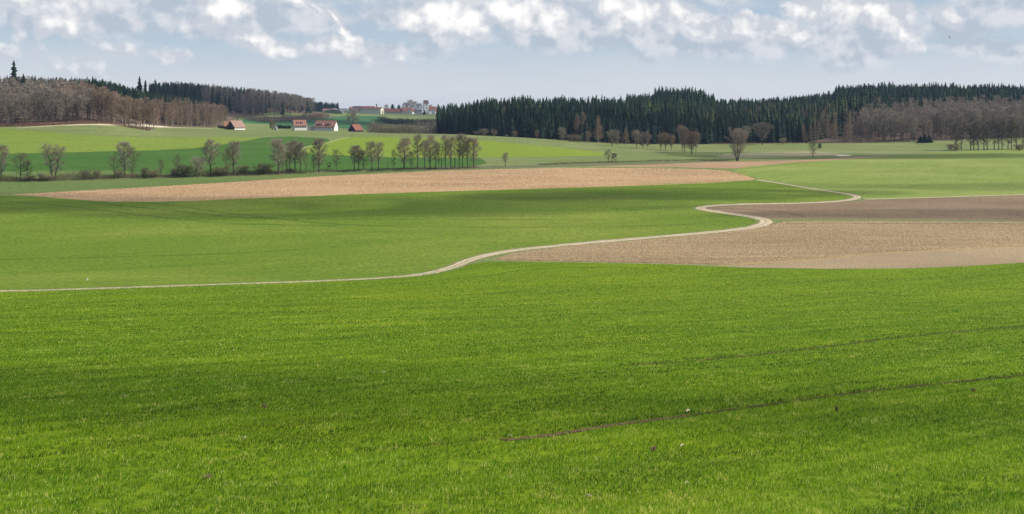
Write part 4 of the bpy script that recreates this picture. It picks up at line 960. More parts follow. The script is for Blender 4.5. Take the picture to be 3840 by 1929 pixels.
# ------------------------------------------------------------------ soaring bird
Yb = 420.0; px, py = 3560, 141
b = MB()
body = [(0, -.28, 0), (0, -.15, .0), (0, 0, 0), (0, .16, 0), (0, .27, .01)]; b.tube(body, [.02, .06, .075, .05, .02], 8)
for s in (-1, 1):
    W_ = [(s*.05, -.10, .02), (s*.05, .10, .02), (s*.36, .13, .14), (s*.36, -.09, .14), (s*.66, .04, .26), (s*.66, -.10, .26)]
    b.add(W_ + [(x, y, z+.015) for x, y, z in W_], [(0,1,2,3),(3,2,4,5),(6,9,8,7),(9,11,10,8),(0,3,9,6),(3,5,11,9),(1,7,8,2),(2,8,10,4),(5,4,10,11)])
b.add([(-.09, -.5, 0), (.09, -.5, 0), (.03, -.25, .01), (-.03, -.25, .01), (0, -.4, .02)], [(0,1,4),(1,2,4),(2,3,4),(3,0,4),(0,3,2,1)])
o = b.build('flying_bird', M_BLACK); o.location = ((px-CX)/F*Yb, Yb, Z0+(HY-py)/F*Yb); o.rotation_euler = (.3, .55, .9); o.scale = (1.1,)*3
tag(o, 'small dark bird soaring with spread wings in the sky at right', 'bird')

# ------------------------------------------------------------------ things lying in the wheat
def stalk(px, py, h, lean, az, mat, label, r=.012, kind='dead_stalk', forked=False):
    X, Y = hit(px, py); b = MB(); d = Vector((math.cos(az)*lean, math.sin(az)*lean, 1-lean*.7))
    p = [Vector((0, 0, -.02)), d*h*.5 + Vector((.01, 0, .01)), d*h + Vector((math.cos(az)*lean*.06, 0, -.01))]
    b.tube(p, [r, r*.9, r*.6], 6)
    if forked: b.tube([p[1], p[1] + Vector((-.05, .04, h*.35))], [r*.6, r*.4], 5); b.tube([p[1]*.7, p[1] + Vector((.09, -.02, h*.2))], [r*.5, r*.3], 5)
    o = b.build(kind, mat); o.location = (X, Y, gz(X, Y)); return tag(o, label, 'stalk', None)
for i, (px, py, h, lean, az, mt, lab) in enumerate([
 (2248, 1345, .38, .1, 1, M_DARKSTALK, 'upright dark stalk, lower of two right of the middle of the wheat'),
 (2309, 1305, .34, .3, 0, M_DARKSTALK, 'dark stalk leaning right above the upright one'),
 (2866, 1280, .30, .1, 2, M_DARKSTALK, 'dark stalk, leftmost of three in the upper right wheat'),
 (2884, 1253, .24, .4, 0, M_DARKSTALK, 'slanting dark stalk, middle of three in the upper right wheat'),
 (2904, 1250, .24, .1, 3, M_DARKSTALK, 'dark stalk, rightmost of three in the upper right wheat'),
 (2228, 1286, .20, .4, 1, M_DARKSTALK, 'short bent dark stalk left of the leaning one'),
 (1950, 1450, .40, .15, .3, M_DARKSTALK, 'long thin dark stalk below the pale straw at the centre'),
 (1368, 1440, .20, .1, 2, M_DARKSTALK, 'small dark stalk left of the centre of the wheat'),
 (3790, 1450, .25, .1, 2, M_DARKSTALK, 'dark stalk near the right edge of the wheat'),
 (1955, 1386, .26, .45, .6, M_STRAW, 'pale straw leaning right at the centre of the wheat'),
 (2680, 1402, .20, .05, .6, M_STRAW, 'upright pale stalk between the two ruts at right'),
 (2640, 1200, .25, .3, 3, M_STRAW, 'pale stalk high in the right part of the wheat'),
 (2132, 1262, .22, .1, 3, M_STRAW, 'thin pale stalk above the dark ones near the centre'),
 (3390, 1200, .30, .1, 1, M_STRAW, 'upright pale stalk in the upper right of the wheat'),
 (3230, 1190, .26, .1, 1, M_STRAW, 'pale stalk left of the one in the upper right'),
 (575, 1248, .28, .3, 1, M_STRAW, 'pale stalk standing in the wheat at left'),
 (872, 1315, .30, .3, .8, M_STRAW, 'bright pale stalk in the left part of the wheat'),
 (736, 1398, .24, .4, .8, M_STRAW, 'short pale stalk below left of the bright one'),
 (1525, 1325, .20, .3, .8, M_STRAW, 'short pale stalk left of the centre'),
 ]): stalk(px, py, h, lean, az, mt, lab, .011 + .003*(i % 3))
def litter(px, py, L, az, mt, label, kind='straw_piece', r=.02):
    X, Y = hit(px, py); b = MB(); z = .085
    b.tube([(-L/2, 0, z), (0, .02, z+.05), (L/2, .0, z+.03)], [r, r*1.3, r*.6], 6); b.tube([(0, .02, z+.04), (L*.2, .08, z+.10)], [r*.6, r*.3], 5)
    o = b.build(kind, mt); o.location = (X, Y, gz(X, Y)); o.rotation_euler = (0, 0, az); return tag(o, label, 'straw')
litter(467, 1493, .34, -.2, M_STRAW, 'pale flat straw piece lying in the wheat at lower left')
litter(2580, 1548, .42, .9, M_STRAW, 'large pale stalk piece lying on the rut at right', r=.035)
litter(1913, 1645, .26, -.7, M_STRAW, 'white stalk piece at the left end of the earthy rut')
litter(2558, 1680, .26, .8, M_STRAW, 'curved pale straw below the rut')
litter(2575, 1822, .15, .4, M_STRAW, 'small white chip in the wheat near the bottom')
litter(2206, 1872, .24, -.4, M_STRAW, 'thin pale straw near the bottom centre')
litter(2590, 1236, .3, .2, M_STRAW, 'flat pale straw above the three dark stalks')
litter(919, 1650, .12, .4, M_STRAW, 'small white chip in the wheat at lower left')
litter(1440, 1404, .2, .1, M_STRAW, 'flat brownish straw piece left of the centre', r=.025)
def clump(px, py, R, hgt, label, n=40, mat=None):
    X, Y = hit(px, py); rr = random.Random(px); b = MB()
    for i in range(n):
        a = rr.uniform(0, 6.28); q = Vector((rr.gauss(0, R*.4), rr.gauss(0, R*.4), rr.uniform(0, .05)))
        b.tube([q, q+Vector((math.cos(a)*.05, math.sin(a)*.05, hgt*rr.uniform(.4, 1))), q+Vector((math.cos(a)*.14, math.sin(a)*.14, hgt*rr.uniform(.2, 1)))], [.009, .007, .003], 4)
    o = b.build('stubble_clump', mat or M_RUST); o.location = (X, Y, gz(X, Y)); tag(o, label, 'stubble')
M_RUST = plain_mat('m_rust', (.22, .17, .09), .3, 6)
clump(990, 1530, .12, .2, 'brown stubble clump in the wheat at lower left')
clump(3138, 1545, .12, .30, 'upright rusty stubble clump at lower right', 40)
clump(2450, 1692, .16, .18, 'brown stubble clump below the rut')
clump(3650, 1470, .10, .2, 'small brown clump near the right edge')
clump(3420, 1200, .2, .15, 'tan tuft high at right', 30, M_STRAW)
clump(780, 1795, .14, .13, 'brown stubble tuft near the bottom left')
X, Y = hit(328, 1052); b = MB(); b.tube([(0, 0, 0), (0, 0, .2), (0, 0, .3)], [.10, .14, .04], 7); o = b.build('white_stone', M_WHITE); o.location = (X, Y, gz(X, Y)); tag(o, 'small white stone in the field above the farm track at left', 'stone')

# ------------------------------------------------------------------ blades of young wheat
def vnoise(x, y, seed):
    r = np.random.default_rng(seed); T = r.random((256, 256))
    xi = np.floor(x).astype(int); yi = np.floor(y).astype(int); fx = x-xi; fy = y-yi
    fx = fx*fx*(3-2*fx); fy = fy*fy*(3-2*fy)
    g = lambda i, j: T[i % 256, j % 256]
    return (g(xi, yi)*(1-fx)+g(xi+1, yi)*fx)*(1-fy) + (g(xi, yi+1)*(1-fx)+g(xi+1, yi+1)*fx)*fy
near_poly = near_field
RUTS = []
def rut(pts, w, depth): RUTS.append(([hit(*p) for p in pts], max(w, .55)*1.15, depth))
rut([(1880, 1652), (2050, 1635), (2300, 1595), (2580, 1560)], 0.66, 1.0)
rut([(2580, 1560), (2900, 1516), (3300, 1462), (3840, 1408), (4200, 1370)], 0.37, .75)
rut([(1300, 1705), (1600, 1680), (1880, 1652)], 0.29, .5)
rut([(2350, 1372), (2700, 1345), (3100, 1300), (3400, 1264), (3840, 1222), (4100, 1200)], 0.57, .8)
rut([(-200, 1395), (0, 1385), (300, 1364), (650, 1336), (900, 1310)], 0.53, .75)
rut([(-200, 1745), (0, 1735), (150, 1722), (400, 1690), (620, 1660), (900, 1625)], 0.44, .6)
rut([(0, 1600), (500, 1560), (1000, 1500), (1500, 1440)], 0.31, .2)
rut([(2500, 1395), (2900, 1372), (3300, 1335), (3840, 1290)], 0.35, .45)
rut([(1500, 1480), (2000, 1440), (2500, 1400)], 0.33, .3)
rut([(0, 1160), (1000, 1135), (2000, 1100), (3000, 1062), (3840, 1030)], 1.54, .5)
rut([(-200, 1200), (800, 1180), (2000, 1150), (3000, 1110), (3840, 1085)], 1.10, .5)
rut([(-200, 1260), (1000, 1225), (2000, 1190), (3000, 1150)], 0.88, .35)
def segdist(x, y, P):
    D = np.full(len(x), 1e9); S = np.zeros(len(x))
    for (ax, ay), (bx, by) in zip(P[:-1], P[1:]):
        vx, vy = bx-ax, by-ay; t = np.clip(((x-ax)*vx+(y-ay)*vy)/(vx*vx+vy*vy), 0, 1)
        d = np.hypot(x-ax-t*vx, y-ay-t*vy); cr = np.sign((y-ay)*vx-(x-ax)*vy)*np.sign(vx)
        S = np.where(d < D, cr, S); D = np.minimum(D, d)
    return D, S
def blades(NB, Ymin, Ymax, umax, poly, seed, hb, wb, name, mat, label):
    g = np.random.default_rng(seed)
    Y = Ymin*np.exp(g.random(NB)*math.log(Ymax/Ymin)); u = g.uniform(-umax, umax, NB); X = u*Y
    k = inside(X, Y, poly); X, Y = X[k], Y[k]
    bare = vnoise(X*1.3, Y*1.3, 1)*.6 + vnoise(X*4.5, Y*4.5, 2)*.4
    cs, sn = math.cos(ROWA), math.sin(ROWA); al = X*cs+Y*sn; ac = -X*sn+Y*cs
    stripe = vnoise(al/12, ac/.55, 3)*.6 + vnoise(al/30, ac/2.2, 13)*.4
    lush = vnoise(X/2.6+9, Y/2.6, 4)*.55 + vnoise(X/.7, Y/.7, 5)*.45
    keep = bare < (.80 + .25*(Y < 33)*0)
    near = np.clip((50-Y)/14, 0, 1)*.10
    keep = bare < .74 - near*.9
    hs = .75 + .5*lush; hs *= .85+.3*stripe; nearrut = np.zeros(len(X)); side = np.zeros(len(X))
    for P, w, dp in RUTS:
        D, S = segdist(X, Y, P); j = vnoise(X*3, Y*3, 6)*.8+.6
        sc1 = np.maximum(1, Y/80)
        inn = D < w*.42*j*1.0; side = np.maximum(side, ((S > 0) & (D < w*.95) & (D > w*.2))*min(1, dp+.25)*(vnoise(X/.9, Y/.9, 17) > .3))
        keep &= ~(inn & (g.random(len(X)) < dp*.97))
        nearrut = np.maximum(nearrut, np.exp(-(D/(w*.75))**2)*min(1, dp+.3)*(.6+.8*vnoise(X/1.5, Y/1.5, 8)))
    X, Y, hs, lush, stripe, nearrut, side = [a[keep] for a in (X, Y, hs, lush, stripe, nearrut, side)]
    n = len(X); Zg = H(X, Y)
    s = np.maximum(1, Y/35)
    hh = hb*hs*g.uniform(.55, 1.25, n)*(1-.2*nearrut+.35*side); w = wb*s**.85*g.uniform(.6, 1.4, n)
    az = g.uniform(0, 2*PI, n); la = g.normal(.8, .9, n)      # mostly leaning with the wind to the right
    lx, ly = np.cos(la), np.sin(la); ln = hh*np.abs(g.normal(.45, .3, n))
    wx, wy = np.cos(az)*w/2, np.sin(az)*w/2
    V = np.zeros((n, 5, 3), np.float32)
    V[:, 0] = np.stack([X-wx, Y-wy, Zg-.01], 1); V[:, 1] = np.stack([X+wx, Y+wy, Zg-.01], 1)
    mx, my, mz = X+lx*ln*.35, Y+ly*ln*.35, Zg+hh*.62
    V[:, 2] = np.stack([mx+wx*.8, my+wy*.8, mz], 1); V[:, 3] = np.stack([mx-wx*.8, my-wy*.8, mz], 1)
    V[:, 4] = np.stack([X+lx*ln*1.1, Y+ly*ln*1.1, Zg+hh*g.uniform(.8, 1.05, n)], 1)
    b = (np.arange(n)*5)[:, None]
    Fq = np.concatenate([b+np.array([[0, 1, 2]]), b+np.array([[0, 2, 3]]), b+np.array([[3, 2, 4]])]).astype(np.int32)
    tint = np.clip(.42 + .5*(lush-.5) + .62*(stripe-.5) - .42*nearrut + g.normal(0, .2, n) - .55*side, 0, 1)  # rut shade painted in: blades near ruts and on far edges tinted darker
    dry = (g.random(n) < .02 + .10*np.clip((48-Y)/14, 0, 1)) | ((vnoise(X/1.1, Y/1.1, 19) > .8) & (g.random(n) < .25)); tint = np.where(dry, 1.0, np.minimum(tint, .93))
    o = build(name, V.reshape(-1, 3), Fq, mat, attr=np.repeat(tint, 5))
    return tag(o, label, 'wheat', None, 'stuff')
m, nt, bs = newmat('m_blade'); bs.inputs['Roughness'].default_value = .6; bs.inputs['Specular IOR Level'].default_value = .2
at_ = N(nt, 'ShaderNodeAttribute', attribute_name='tint')
c = ramp(nt, at_.outputs['Fac'], [(0, (.010, .048, .003)), (.25, (.045, .145, .003)), (.5, (.128, .265, .003)), (.8, (.32, .48, .02)), (1, (.70, .64, .22))])
gl = noise(nt, posmap(nt, ROWA, 26, 11), 1.0, 3, .5)
c = mixc(nt, c, ramp(nt, gl, [(.3, (.80, .9, .9)), (.7, (1.2, 1.08, 1.0))]), 1.0, 'MULTIPLY')
nt.links.new(c, bs.inputs['Base Color'])
tr = N(nt, 'ShaderNodeBsdfTranslucent'); nt.links.new(mixc(nt, c, (1.15, 1.25, .6), 1.0, 'MULTIPLY'), tr.inputs[0])
mx = N(nt, 'ShaderNodeMixShader'); mx.inputs[0].default_value = .4
nt.links.new(bs.outputs[0], mx.inputs[1]); nt.links.new(tr.outputs[0], mx.inputs[2]); nt.links.new(mx.outputs[0], nt.nodes['Material Output'].inputs[0])
M_BLADE = m
blades(950000, 31.0, 240.0, .60, near_field, 21, .13, .0122, 'wheat_blades', M_BLADE, 'young wheat blades growing over the whole foreground field')

# clods of earth
def clods(name, poly, n, Y0, Y1, u0, u1, smin, smax, mat, label, seed, edge=None):
    g = np.random.default_rng(seed); Y = g.uniform(Y0, Y1, n); X = g.uniform(u0, u1, n)*Y
    if edge is not None:
        k = g.integers(0, len(edge)-1, n); E = np.array(edge); t = g.random(n)[:, None]
        Q = E[k]*(1-t)+E[k+1]*t + np.stack([g.normal(0, smax*1.2, n), g.normal(0, smax*1.2, n)], 1); X, Y = Q[:, 0], Q[:, 1]
    elif poly is not None:
        k = inside(X, Y, poly); X, Y = X[k], Y[k]
    n = len(X); s = g.uniform(smin, smax, n)**1.0
    base = np.array([(1, 0, 0), (.2, .9, 0), (-.9, .4, 0), (-.6, -.8, 0), (.5, -.8, 0), (.25, .15, .8), (-.35, -.1, .65)])
    fs = np.array([(0, 1, 5), (1, 2, 5), (2, 6, 5), (2, 3, 6), (3, 4, 6), (4, 5, 6), (4, 0, 5)])
    B = base[None]*g.uniform(.6, 1.3, (n, 7, 3)); a = g.uniform(0, 6.28, n); c, s_ = np.cos(a)[:, None], np.sin(a)[:, None]
    x = (B[:, :, 0]*c-B[:, :, 1]*s_)*s[:, None]+X[:, None]; y = (B[:, :, 0]*s_+B[:, :, 1]*c)*s[:, None]+Y[:, None]
    z = B[:, :, 2]*s[:, None]*.8 + H(X, Y)[:, None] - .02
    V = np.stack([x, y, z], 2).reshape(-1, 3); FF = (fs[None]+(np.arange(n)*7)[:, None, None]).reshape(-1, 3)
    return tag(build(name, V, FF.astype(np.int32), mat), label, 'soil', None, 'stuff')
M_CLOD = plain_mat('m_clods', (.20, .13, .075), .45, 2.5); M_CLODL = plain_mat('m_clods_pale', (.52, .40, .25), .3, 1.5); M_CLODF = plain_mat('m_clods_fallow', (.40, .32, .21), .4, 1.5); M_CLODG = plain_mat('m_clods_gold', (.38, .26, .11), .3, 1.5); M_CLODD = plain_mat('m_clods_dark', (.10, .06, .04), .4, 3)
def band(poly): return min(p[1] for p in poly), max(p[1] for p in poly)
y0, y1 = band(clod_field)
clods('soil_clods', clod_field, 52000, y0, y1, -.04, .58, .05, .17, M_CLOD, 'brown clods over the ploughed field right of the farm track', 31)
clods('soil_clods', clod_field, 26000, y0, y1, -.04, .58, .05, .15, M_CLODL, 'pale dry clods over the ploughed field right of the farm track', 32)
clods('soil_clods', None, 1700, 0, 0, 0, 0, .08, .22, M_CLOD, 'row of large clods along the lower edge of the ploughed field', 33, edge=[hit(*p) for p in dens([(1860, 975), (2100, 979), (2500, 987), (2750, 993)], 25)])
clods('soil_clods', None, 2600, 0, 0, 0, 0, .08, .22, M_CLODG, 'golden ridge of clods between ploughed and pale field', 34, edge=[hit(*p) for p in dens([(2700, 996), (3000, 978), (3300, 950), (3600, 934), (3840, 926), (4200, 915)], 25)])
clods('soil_clods', None, 1500, 0, 0, 0, 0, .08, .2, M_CLODD, 'dark clods along the upper edge of the ploughed field', 35, edge=[hit(*p) for p in dens([(2940, 838), (3100, 837), (3400, 839), (3840, 841), (4200, 844)], 25)])
y0, y1 = band(pale_field)
clods('soil_clods', pale_field, 16000, y0, y1, .15, .58, .04, .10, M_CLODF, 'fine pale lumps over the fallow strip', 36)
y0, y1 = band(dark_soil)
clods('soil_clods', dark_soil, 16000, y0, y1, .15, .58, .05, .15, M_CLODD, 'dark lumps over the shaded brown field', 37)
clods('soil_clods', None, 1800, 0, 0, 0, 0, .02, .08, M_CLOD, 'crumbs of earth in the open tractor rut', 38, edge=[hit(*p) for p in dens([(1900, 1650), (2050, 1635), (2300, 1595), (2580, 1560)], 8)])
y0, y1 = band(brown_strip)
clods('soil_clods', brown_strip, 30000, y0, y1, -.5, .24, .08, .24, M_CLODL, 'pale clods over the long brown field strip', 39)

# worn wheel lanes in the middle field: thin strips a few cm above the ground
def lane(name, px_pts, w, mat, label, offs=(0,), lift=.035):
    P = tidy([hit(*p) for p in spline(px_pts, 6)], .8); mbs = MB()
    for o_ in offs:
        Pv = [Vector(p) for p in P]; L = []
        for i, p in enumerate(Pv):
            d = (Pv[min(i+1, len(Pv)-1)]-Pv[max(i-1, 0)]).normalized(); n = Vector((-d.y, d.x))
            a = p+n*(o_+w/2); b_ = p+n*(o_-w/2); L += [(a.x, a.y, gz(a.x, a.y)+lift), (b_.x, b_.y, gz(b_.x, b_.y)+lift)]
        mbs.add(L, [(2*i, 2*i+1, 2*i+3, 2*i+2) for i in range(len(Pv)-1)])
    return tag(mbs.build(name, mat), label, kind='structure')
def patchy(name, c, thr=.5, scale=(9, .8)):
    m, nt, b = newmat(name); b.inputs['Base Color'].default_value = (*c, 1)
    n = noise(nt, posmap(nt, 0, scale[0], scale[1]), 1, 3, .7); f = ramp(nt, n, [(thr-.08, (0,)*3), (thr+.08, (1,)*3)])
    t = N(nt, 'ShaderNodeBsdfTransparent'); mx = N(nt, 'ShaderNodeMixShader'); nt.links.new(f, mx.inputs[0]); nt.links.new(t.outputs[0], mx.inputs[1]); nt.links.new(b.outputs[0], mx.inputs[2]); nt.links.new(mx.outputs[0], nt.nodes['Material Output'].inputs[0]); return m
MT1 = patchy('m_lane_dark', (.035, .085, .012)); MT2 = patchy('m_lane_pale', (.16, .22, .04), .46)
for k, (pts_, w, mt, lab) in enumerate([
 ([(0, 752), (150, 765), (350, 785), (520, 806), (700, 825), (900, 840), (1300, 848)], .7, MT1, 'dark wheel lane curving across the middle field'),
 ([(0, 758), (150, 771), (350, 791), (520, 811), (700, 830), (900, 844)], .7, MT2, 'pale wheel lane beside the dark curving one'),
 ([(330, 760), (500, 776), (650, 792), (800, 808), (1000, 819), (1280, 822), (1700, 823), (2200, 826)], .8, MT1, 'long dark wheel lane through the middle field'),
 ([(420, 764), (600, 780), (750, 797), (900, 812), (1280, 828)], .7, MT2, 'pale strip beside the long dark wheel lane'),
 ([(560, 762), (700, 778), (850, 800), (1000, 815), (1280, 843), (1750, 852), (2300, 850), (2640, 840)], .7, MT1, 'second dark wheel lane through the middle field'),
 ([(900, 1052), (1150, 1030), (1350, 1005), (1500, 985), (1620, 960)], .5, MT2, 'pale lane rising beside the track bend'),
 ([(0, 975), (400, 965), (900, 950), (1280, 925)], .6, MT1, 'faint dark lane above the farm track'),
 ([(1450, 1066), (1800, 1040), (2000, 1010), (2400, 1002)], .5, MT1, 'dark lane in the wheat below the track bend'),
 ([(2640, 780), (2900, 792), (3010, 812)], .5, patchy('m_lane_soil', (.05, .03, .02), .45), 'dark furrow in the shaded brown field'),
 ]): lane('wheel_lane', pts_, w, mt, lab)
M_RUTSOIL = patchy('m_rut_soil', (.065, .042, .018), .46, (1.6, .35))
for (P_, w_, d_), lab in zip(RUTS[:6], ['earthy tractor rut, widest part, lower right', 'narrow rut running on to the right edge', 'faint rut at the lower centre', 'upper rut at right', 'rut at the far left', 'rut at the lower left']):
    if d_ >= .7 and P_[0][0] > -8:
        px_ = [(CX+F*q[0]/q[1], HY-F*(gz(*q)-Z0)/q[1]) for q in P_]
        lane('wheel_rut', px_, w_*.8, M_RUTSOIL, lab, lift=.012)
lane('track_grass', track_px, .3, patchy('m_track_grass', (.19, .18, .09), .5, (3, .6)), 'grassy middle of the farm track', lift=.03)
# the field boundary lines on the far slopes
lane('grass_edge', [(1130, 558), (1180, 545), (1219, 539), (1265, 525), (1308, 515)], 2.0, plain_mat('m_edge_pale', (.26, .30, .09)), 'pale grass edge left of the yellow green field')
lane('grass_edge', [(600, 562), (716, 558), (793, 548), (870, 539)], 1.2, patchy('m_edge_dark', (.03, .08, .015), .4), 'dark edge line under the yellow green wedge')
lane('grass_edge', [(2400, 692), (2683, 683), (2838, 673), (2743, 643), (2860, 626), (3056, 607)], 1.2, MT2, 'grass edge around the tip of the barley field')
lane('dirt_edge', [(3240, 748), (3500, 741), (3840, 731), (4200, 724)], 1.3, M_TRACK, 'pale edge path between barley and dark soil')

# ------------------------------------------------------------------ sun, unseen clouds added to shade the valley, haze, sky, camera
SAZ, SEL = math.radians(87), math.radians(43)      # azimuth from view direction towards the right
sd = Vector((math.sin(SAZ)*math.cos(SEL), math.cos(SAZ)*math.cos(SEL), math.sin(SEL)))
sl = bpy.data.lights.new('sun', 'SUN'); sl.energy = 5.0; sl.angle = math.radians(.53); sl.color = (1, .955, .87)
so = bpy.data.objects.new('sun', sl); C.objects.link(so); so.rotation_euler = sd.to_track_quat('Z', 'Y').to_euler()
m = bpy.data.materials.new('m_cloud'); m.use_nodes = True; nt = m.node_tree; nt.nodes.remove(nt.nodes['Principled BSDF'])
v = N(nt, 'ShaderNodeVolumePrincipled'); v.inputs['Color'].default_value = (.97, .97, .98, 1); v.inputs['Density'].default_value = .012
nt.links.new(v.outputs[0], nt.nodes['Material Output'].inputs['Volume']); M_CLOUD = m
def cloud(spots, alt, label, seed):
    """spots: px,Y on the ground whose sun the cloud covers, radii across and along, thickness"""
    rr = random.Random(seed); mb = MB()
    for px, Y, rx, ry, th in spots:
        g = at(px, Y); k = (alt-g.z)/sd.z; c = g + sd*k
        vs, fs = [], []; nu, nv = 18, 9
        ph = [rr.uniform(0, 6) for _ in range(6)]
        for j in range(nv+1):
            t = PI*j/nv
            for i in range(nu):
                a = 2*PI*i/nu; w = 1+.18*math.sin(3*a+ph[0]+2*t)+.12*math.sin(5*a+ph[1])+.06*math.sin(9*a+ph[2])
                vs.append((c.x+rx*w*math.sin(t)*math.cos(a), c.y+ry*w*math.sin(t)*math.sin(a), c.z+th*math.cos(t)*(1 if t < PI/2 else .35)))
        for j in range(nv):
            for i in range(nu): fs.append((j*nu+i, (j+1)*nu+i, (j+1)*nu+(i+1) % nu, j*nu+(i+1) % nu))
        mb.add(vs, fs)
    return tag(mb.build('cloud', M_CLOUD, smooth=True), label, 'cloud', None, 'stuff')
CLOUDS = [
 ([(2500, 372, 46, 16, 60), (2820, 380, 52, 15, 60)], 520, 'unseen cloud shading the upper end of the middle field', 1),
 ([(3350, 560, 110, 34, 55), (2900, 590, 60, 22, 30), (3650, 404, 75, 16, 18)], 540, 'unseen cloud shading the top of the barley field', 2),
 ([(3650, 325, 60, 14, 34), (3250, 322, 45, 9, 24)], 500, 'unseen cloud shading the dark soil field', 3),
 ([(1500, 1900, 330, 200, 22), (1000, 1250, 330, 110, 60)], 640, 'unseen cloud shading the village and the far hill', 4),
 ([(1750, 760, 70, 50, 70), (2250, 770, 120, 40, 60)], 560, 'unseen cloud shading the front of the spruce wood', 5),
 ([(100, 350, 110, 34, 40), (1100, 345, 120, 30, 42), (1900, 345, 60, 26, 42)], 520, 'unseen thin cloud added to shade the upper middle field', 6),
 ([(700, 66, 34, 17, 27), (2500, 60, 36, 13, 30), (3700, 64, 20, 12, 26)], 470, 'unseen thin cloud added to shade the near wheat', 7),
]
for sp, alt, lab, sd_ in CLOUDS: cloud(sp, alt, lab, sd_)

HAZE = True
if HAZE:
    b = MB(); b.box(-8600, 8600, -70, 6500, OZ.min()-1.0, Z0+75)
    m = bpy.data.materials.new('m_haze'); m.use_nodes = True; nt = m.node_tree; nt.nodes.remove(nt.nodes['Principled BSDF'])
    v = N(nt, 'ShaderNodeVolumePrincipled'); v.inputs['Color'].default_value = (.50, .70, 1, 1); v.inputs['Density'].default_value = .00006; v.inputs['Anisotropy'].default_value = .1
    nt.links.new(v.outputs[0], nt.nodes['Material Output'].inputs['Volume'])
    tag(b.build('haze', m), 'thin blue haze over the valley', kind='stuff')

w = bpy.data.worlds.new('World'); bpy.context.scene.world = w; w.use_nodes = True; nt = w.node_tree
bg = nt.nodes['Background']; bg.inputs['Strength'].default_value = .1
def M(op, a, b=None, c=None, clamp=False):
    n = N(nt, 'ShaderNodeMath', operation=op); n.use_clamp = clamp
    for i, v in enumerate((a, b, c)):
        if v is None: continue
        if hasattr(v, 'is_linked'): nt.links.new(v, n.inputs[i])
        else: n.inputs[i].default_value = v
    return n.outputs[0]
sky = N(nt, 'ShaderNodeTexSky', sky_type='NISHITA'); sky.sun_disc = False; sky.sun_elevation = SEL; sky.sun_rotation = SAZ; sky.air_density = 1.0; sky.dust_density = .6; sky.ozone_density = 1.2
tc = N(nt, 'ShaderNodeTexCoord'); sx = N(nt, 'ShaderNodeSeparateXYZ'); nt.links.new(tc.outputs['Generated'], sx.inputs[0])
az = M('MULTIPLY', M('ARCTAN2', sx.outputs[0], sx.outputs[1]), F/1000)
el = M('MULTIPLY', M('DIVIDE', sx.outputs[2], M('SQRT', M('ADD', M('MULTIPLY', sx.outputs[0], sx.outputs[0]), M('MULTIPLY', sx.outputs[1], sx.outputs[1])))), F/1000)
cb = N(nt, 'ShaderNodeCombineXYZ'); nt.links.new(az, cb.inputs[0]); nt.links.new(el, cb.inputs[1]); Q = cb.outputs[0]
def vadd(a, b, op='ADD'):
    n = N(nt, 'ShaderNodeVectorMath', operation=op)
    for i, v in enumerate((a, b)):
        if hasattr(v, 'is_linked'): nt.links.new(v, n.inputs[i])
        else: n.inputs[i].default_value = v
    return n.outputs[0]
def tn(vec, scale, detail, rough=.55, col=False, sy=1.0):
    v = vadd(vec, (1, sy, 1), 'MULTIPLY'); n = N(nt, 'ShaderNodeTexNoise'); n.inputs['Scale'].default_value = scale; n.inputs['Detail'].default_value = detail; n.inputs['Roughness'].default_value = rough
    nt.links.new(v, n.inputs[0]); return n.outputs['Color' if col else 'Fac']
def blob_group(name, blobs, smooth=.05, grow=1.0):
    g = bpy.data.node_groups.new(name, 'ShaderNodeTree')
    g.interface.new_socket('v', in_out='INPUT', socket_type='NodeSocketVector'); g.interface.new_socket('f', in_out='OUTPUT', socket_type='NodeSocketFloat')
    gi = g.nodes.new('NodeGroupInput'); go = g.nodes.new('NodeGroupOutput'); acc = None; vin = gi.outputs[0]
    for i_, (px, py, rx, ry, wt, *rot) in enumerate(blobs):
        rx *= grow; ry *= grow*1.1
        if i_ and i_ % 4 == 0:      # keeps the shader evaluating the blobs one after another
            q = g.nodes.new('ShaderNodeVectorMath'); q.operation = 'MULTIPLY_ADD'; q.inputs[1].default_value = (1e-7, 1e-7, 0)
            g.links.new(acc, q.inputs[0]); g.links.new(vin, q.inputs[2]); vin = q.outputs[0]
        cx = F/1000*math.atan((px-CX)/F); cy = (HY-py)/1000*math.cos((px-CX)/F*.97)
        mp = g.nodes.new('ShaderNodeMapping'); mp.vector_type = 'TEXTURE'
        mp.inputs['Location'].default_value = (cx, cy, 0); mp.inputs['Rotation'].default_value = (0, 0, math.radians(rot[0]) if rot else 0); mp.inputs['Scale'].default_value = (rx/1000, ry/1000, 1)
        g.links.new(vin, mp.inputs['Vector'])
        ln = g.nodes.new('ShaderNodeVectorMath'); ln.operation = 'LENGTH'; g.links.new(mp.outputs[0], ln.inputs[0])
        m1 = g.nodes.new('ShaderNodeMath'); m1.operation = 'MULTIPLY_ADD'; m1.inputs[1].default_value = -wt; m1.inputs[2].default_value = wt; g.links.new(ln.outputs['Value'], m1.inputs[0])
        if acc is None: acc = m1.outputs[0]
        else:
            mm = g.nodes.new('ShaderNodeMath'); mm.operation = 'SMOOTH_MAX'; mm.inputs[2].default_value = smooth; g.links.new(acc, mm.inputs[0]); g.links.new(m1.outputs[0], mm.inputs[1]); acc = mm.outputs[0]
    g.links.new(acc, go.inputs[0]); return g
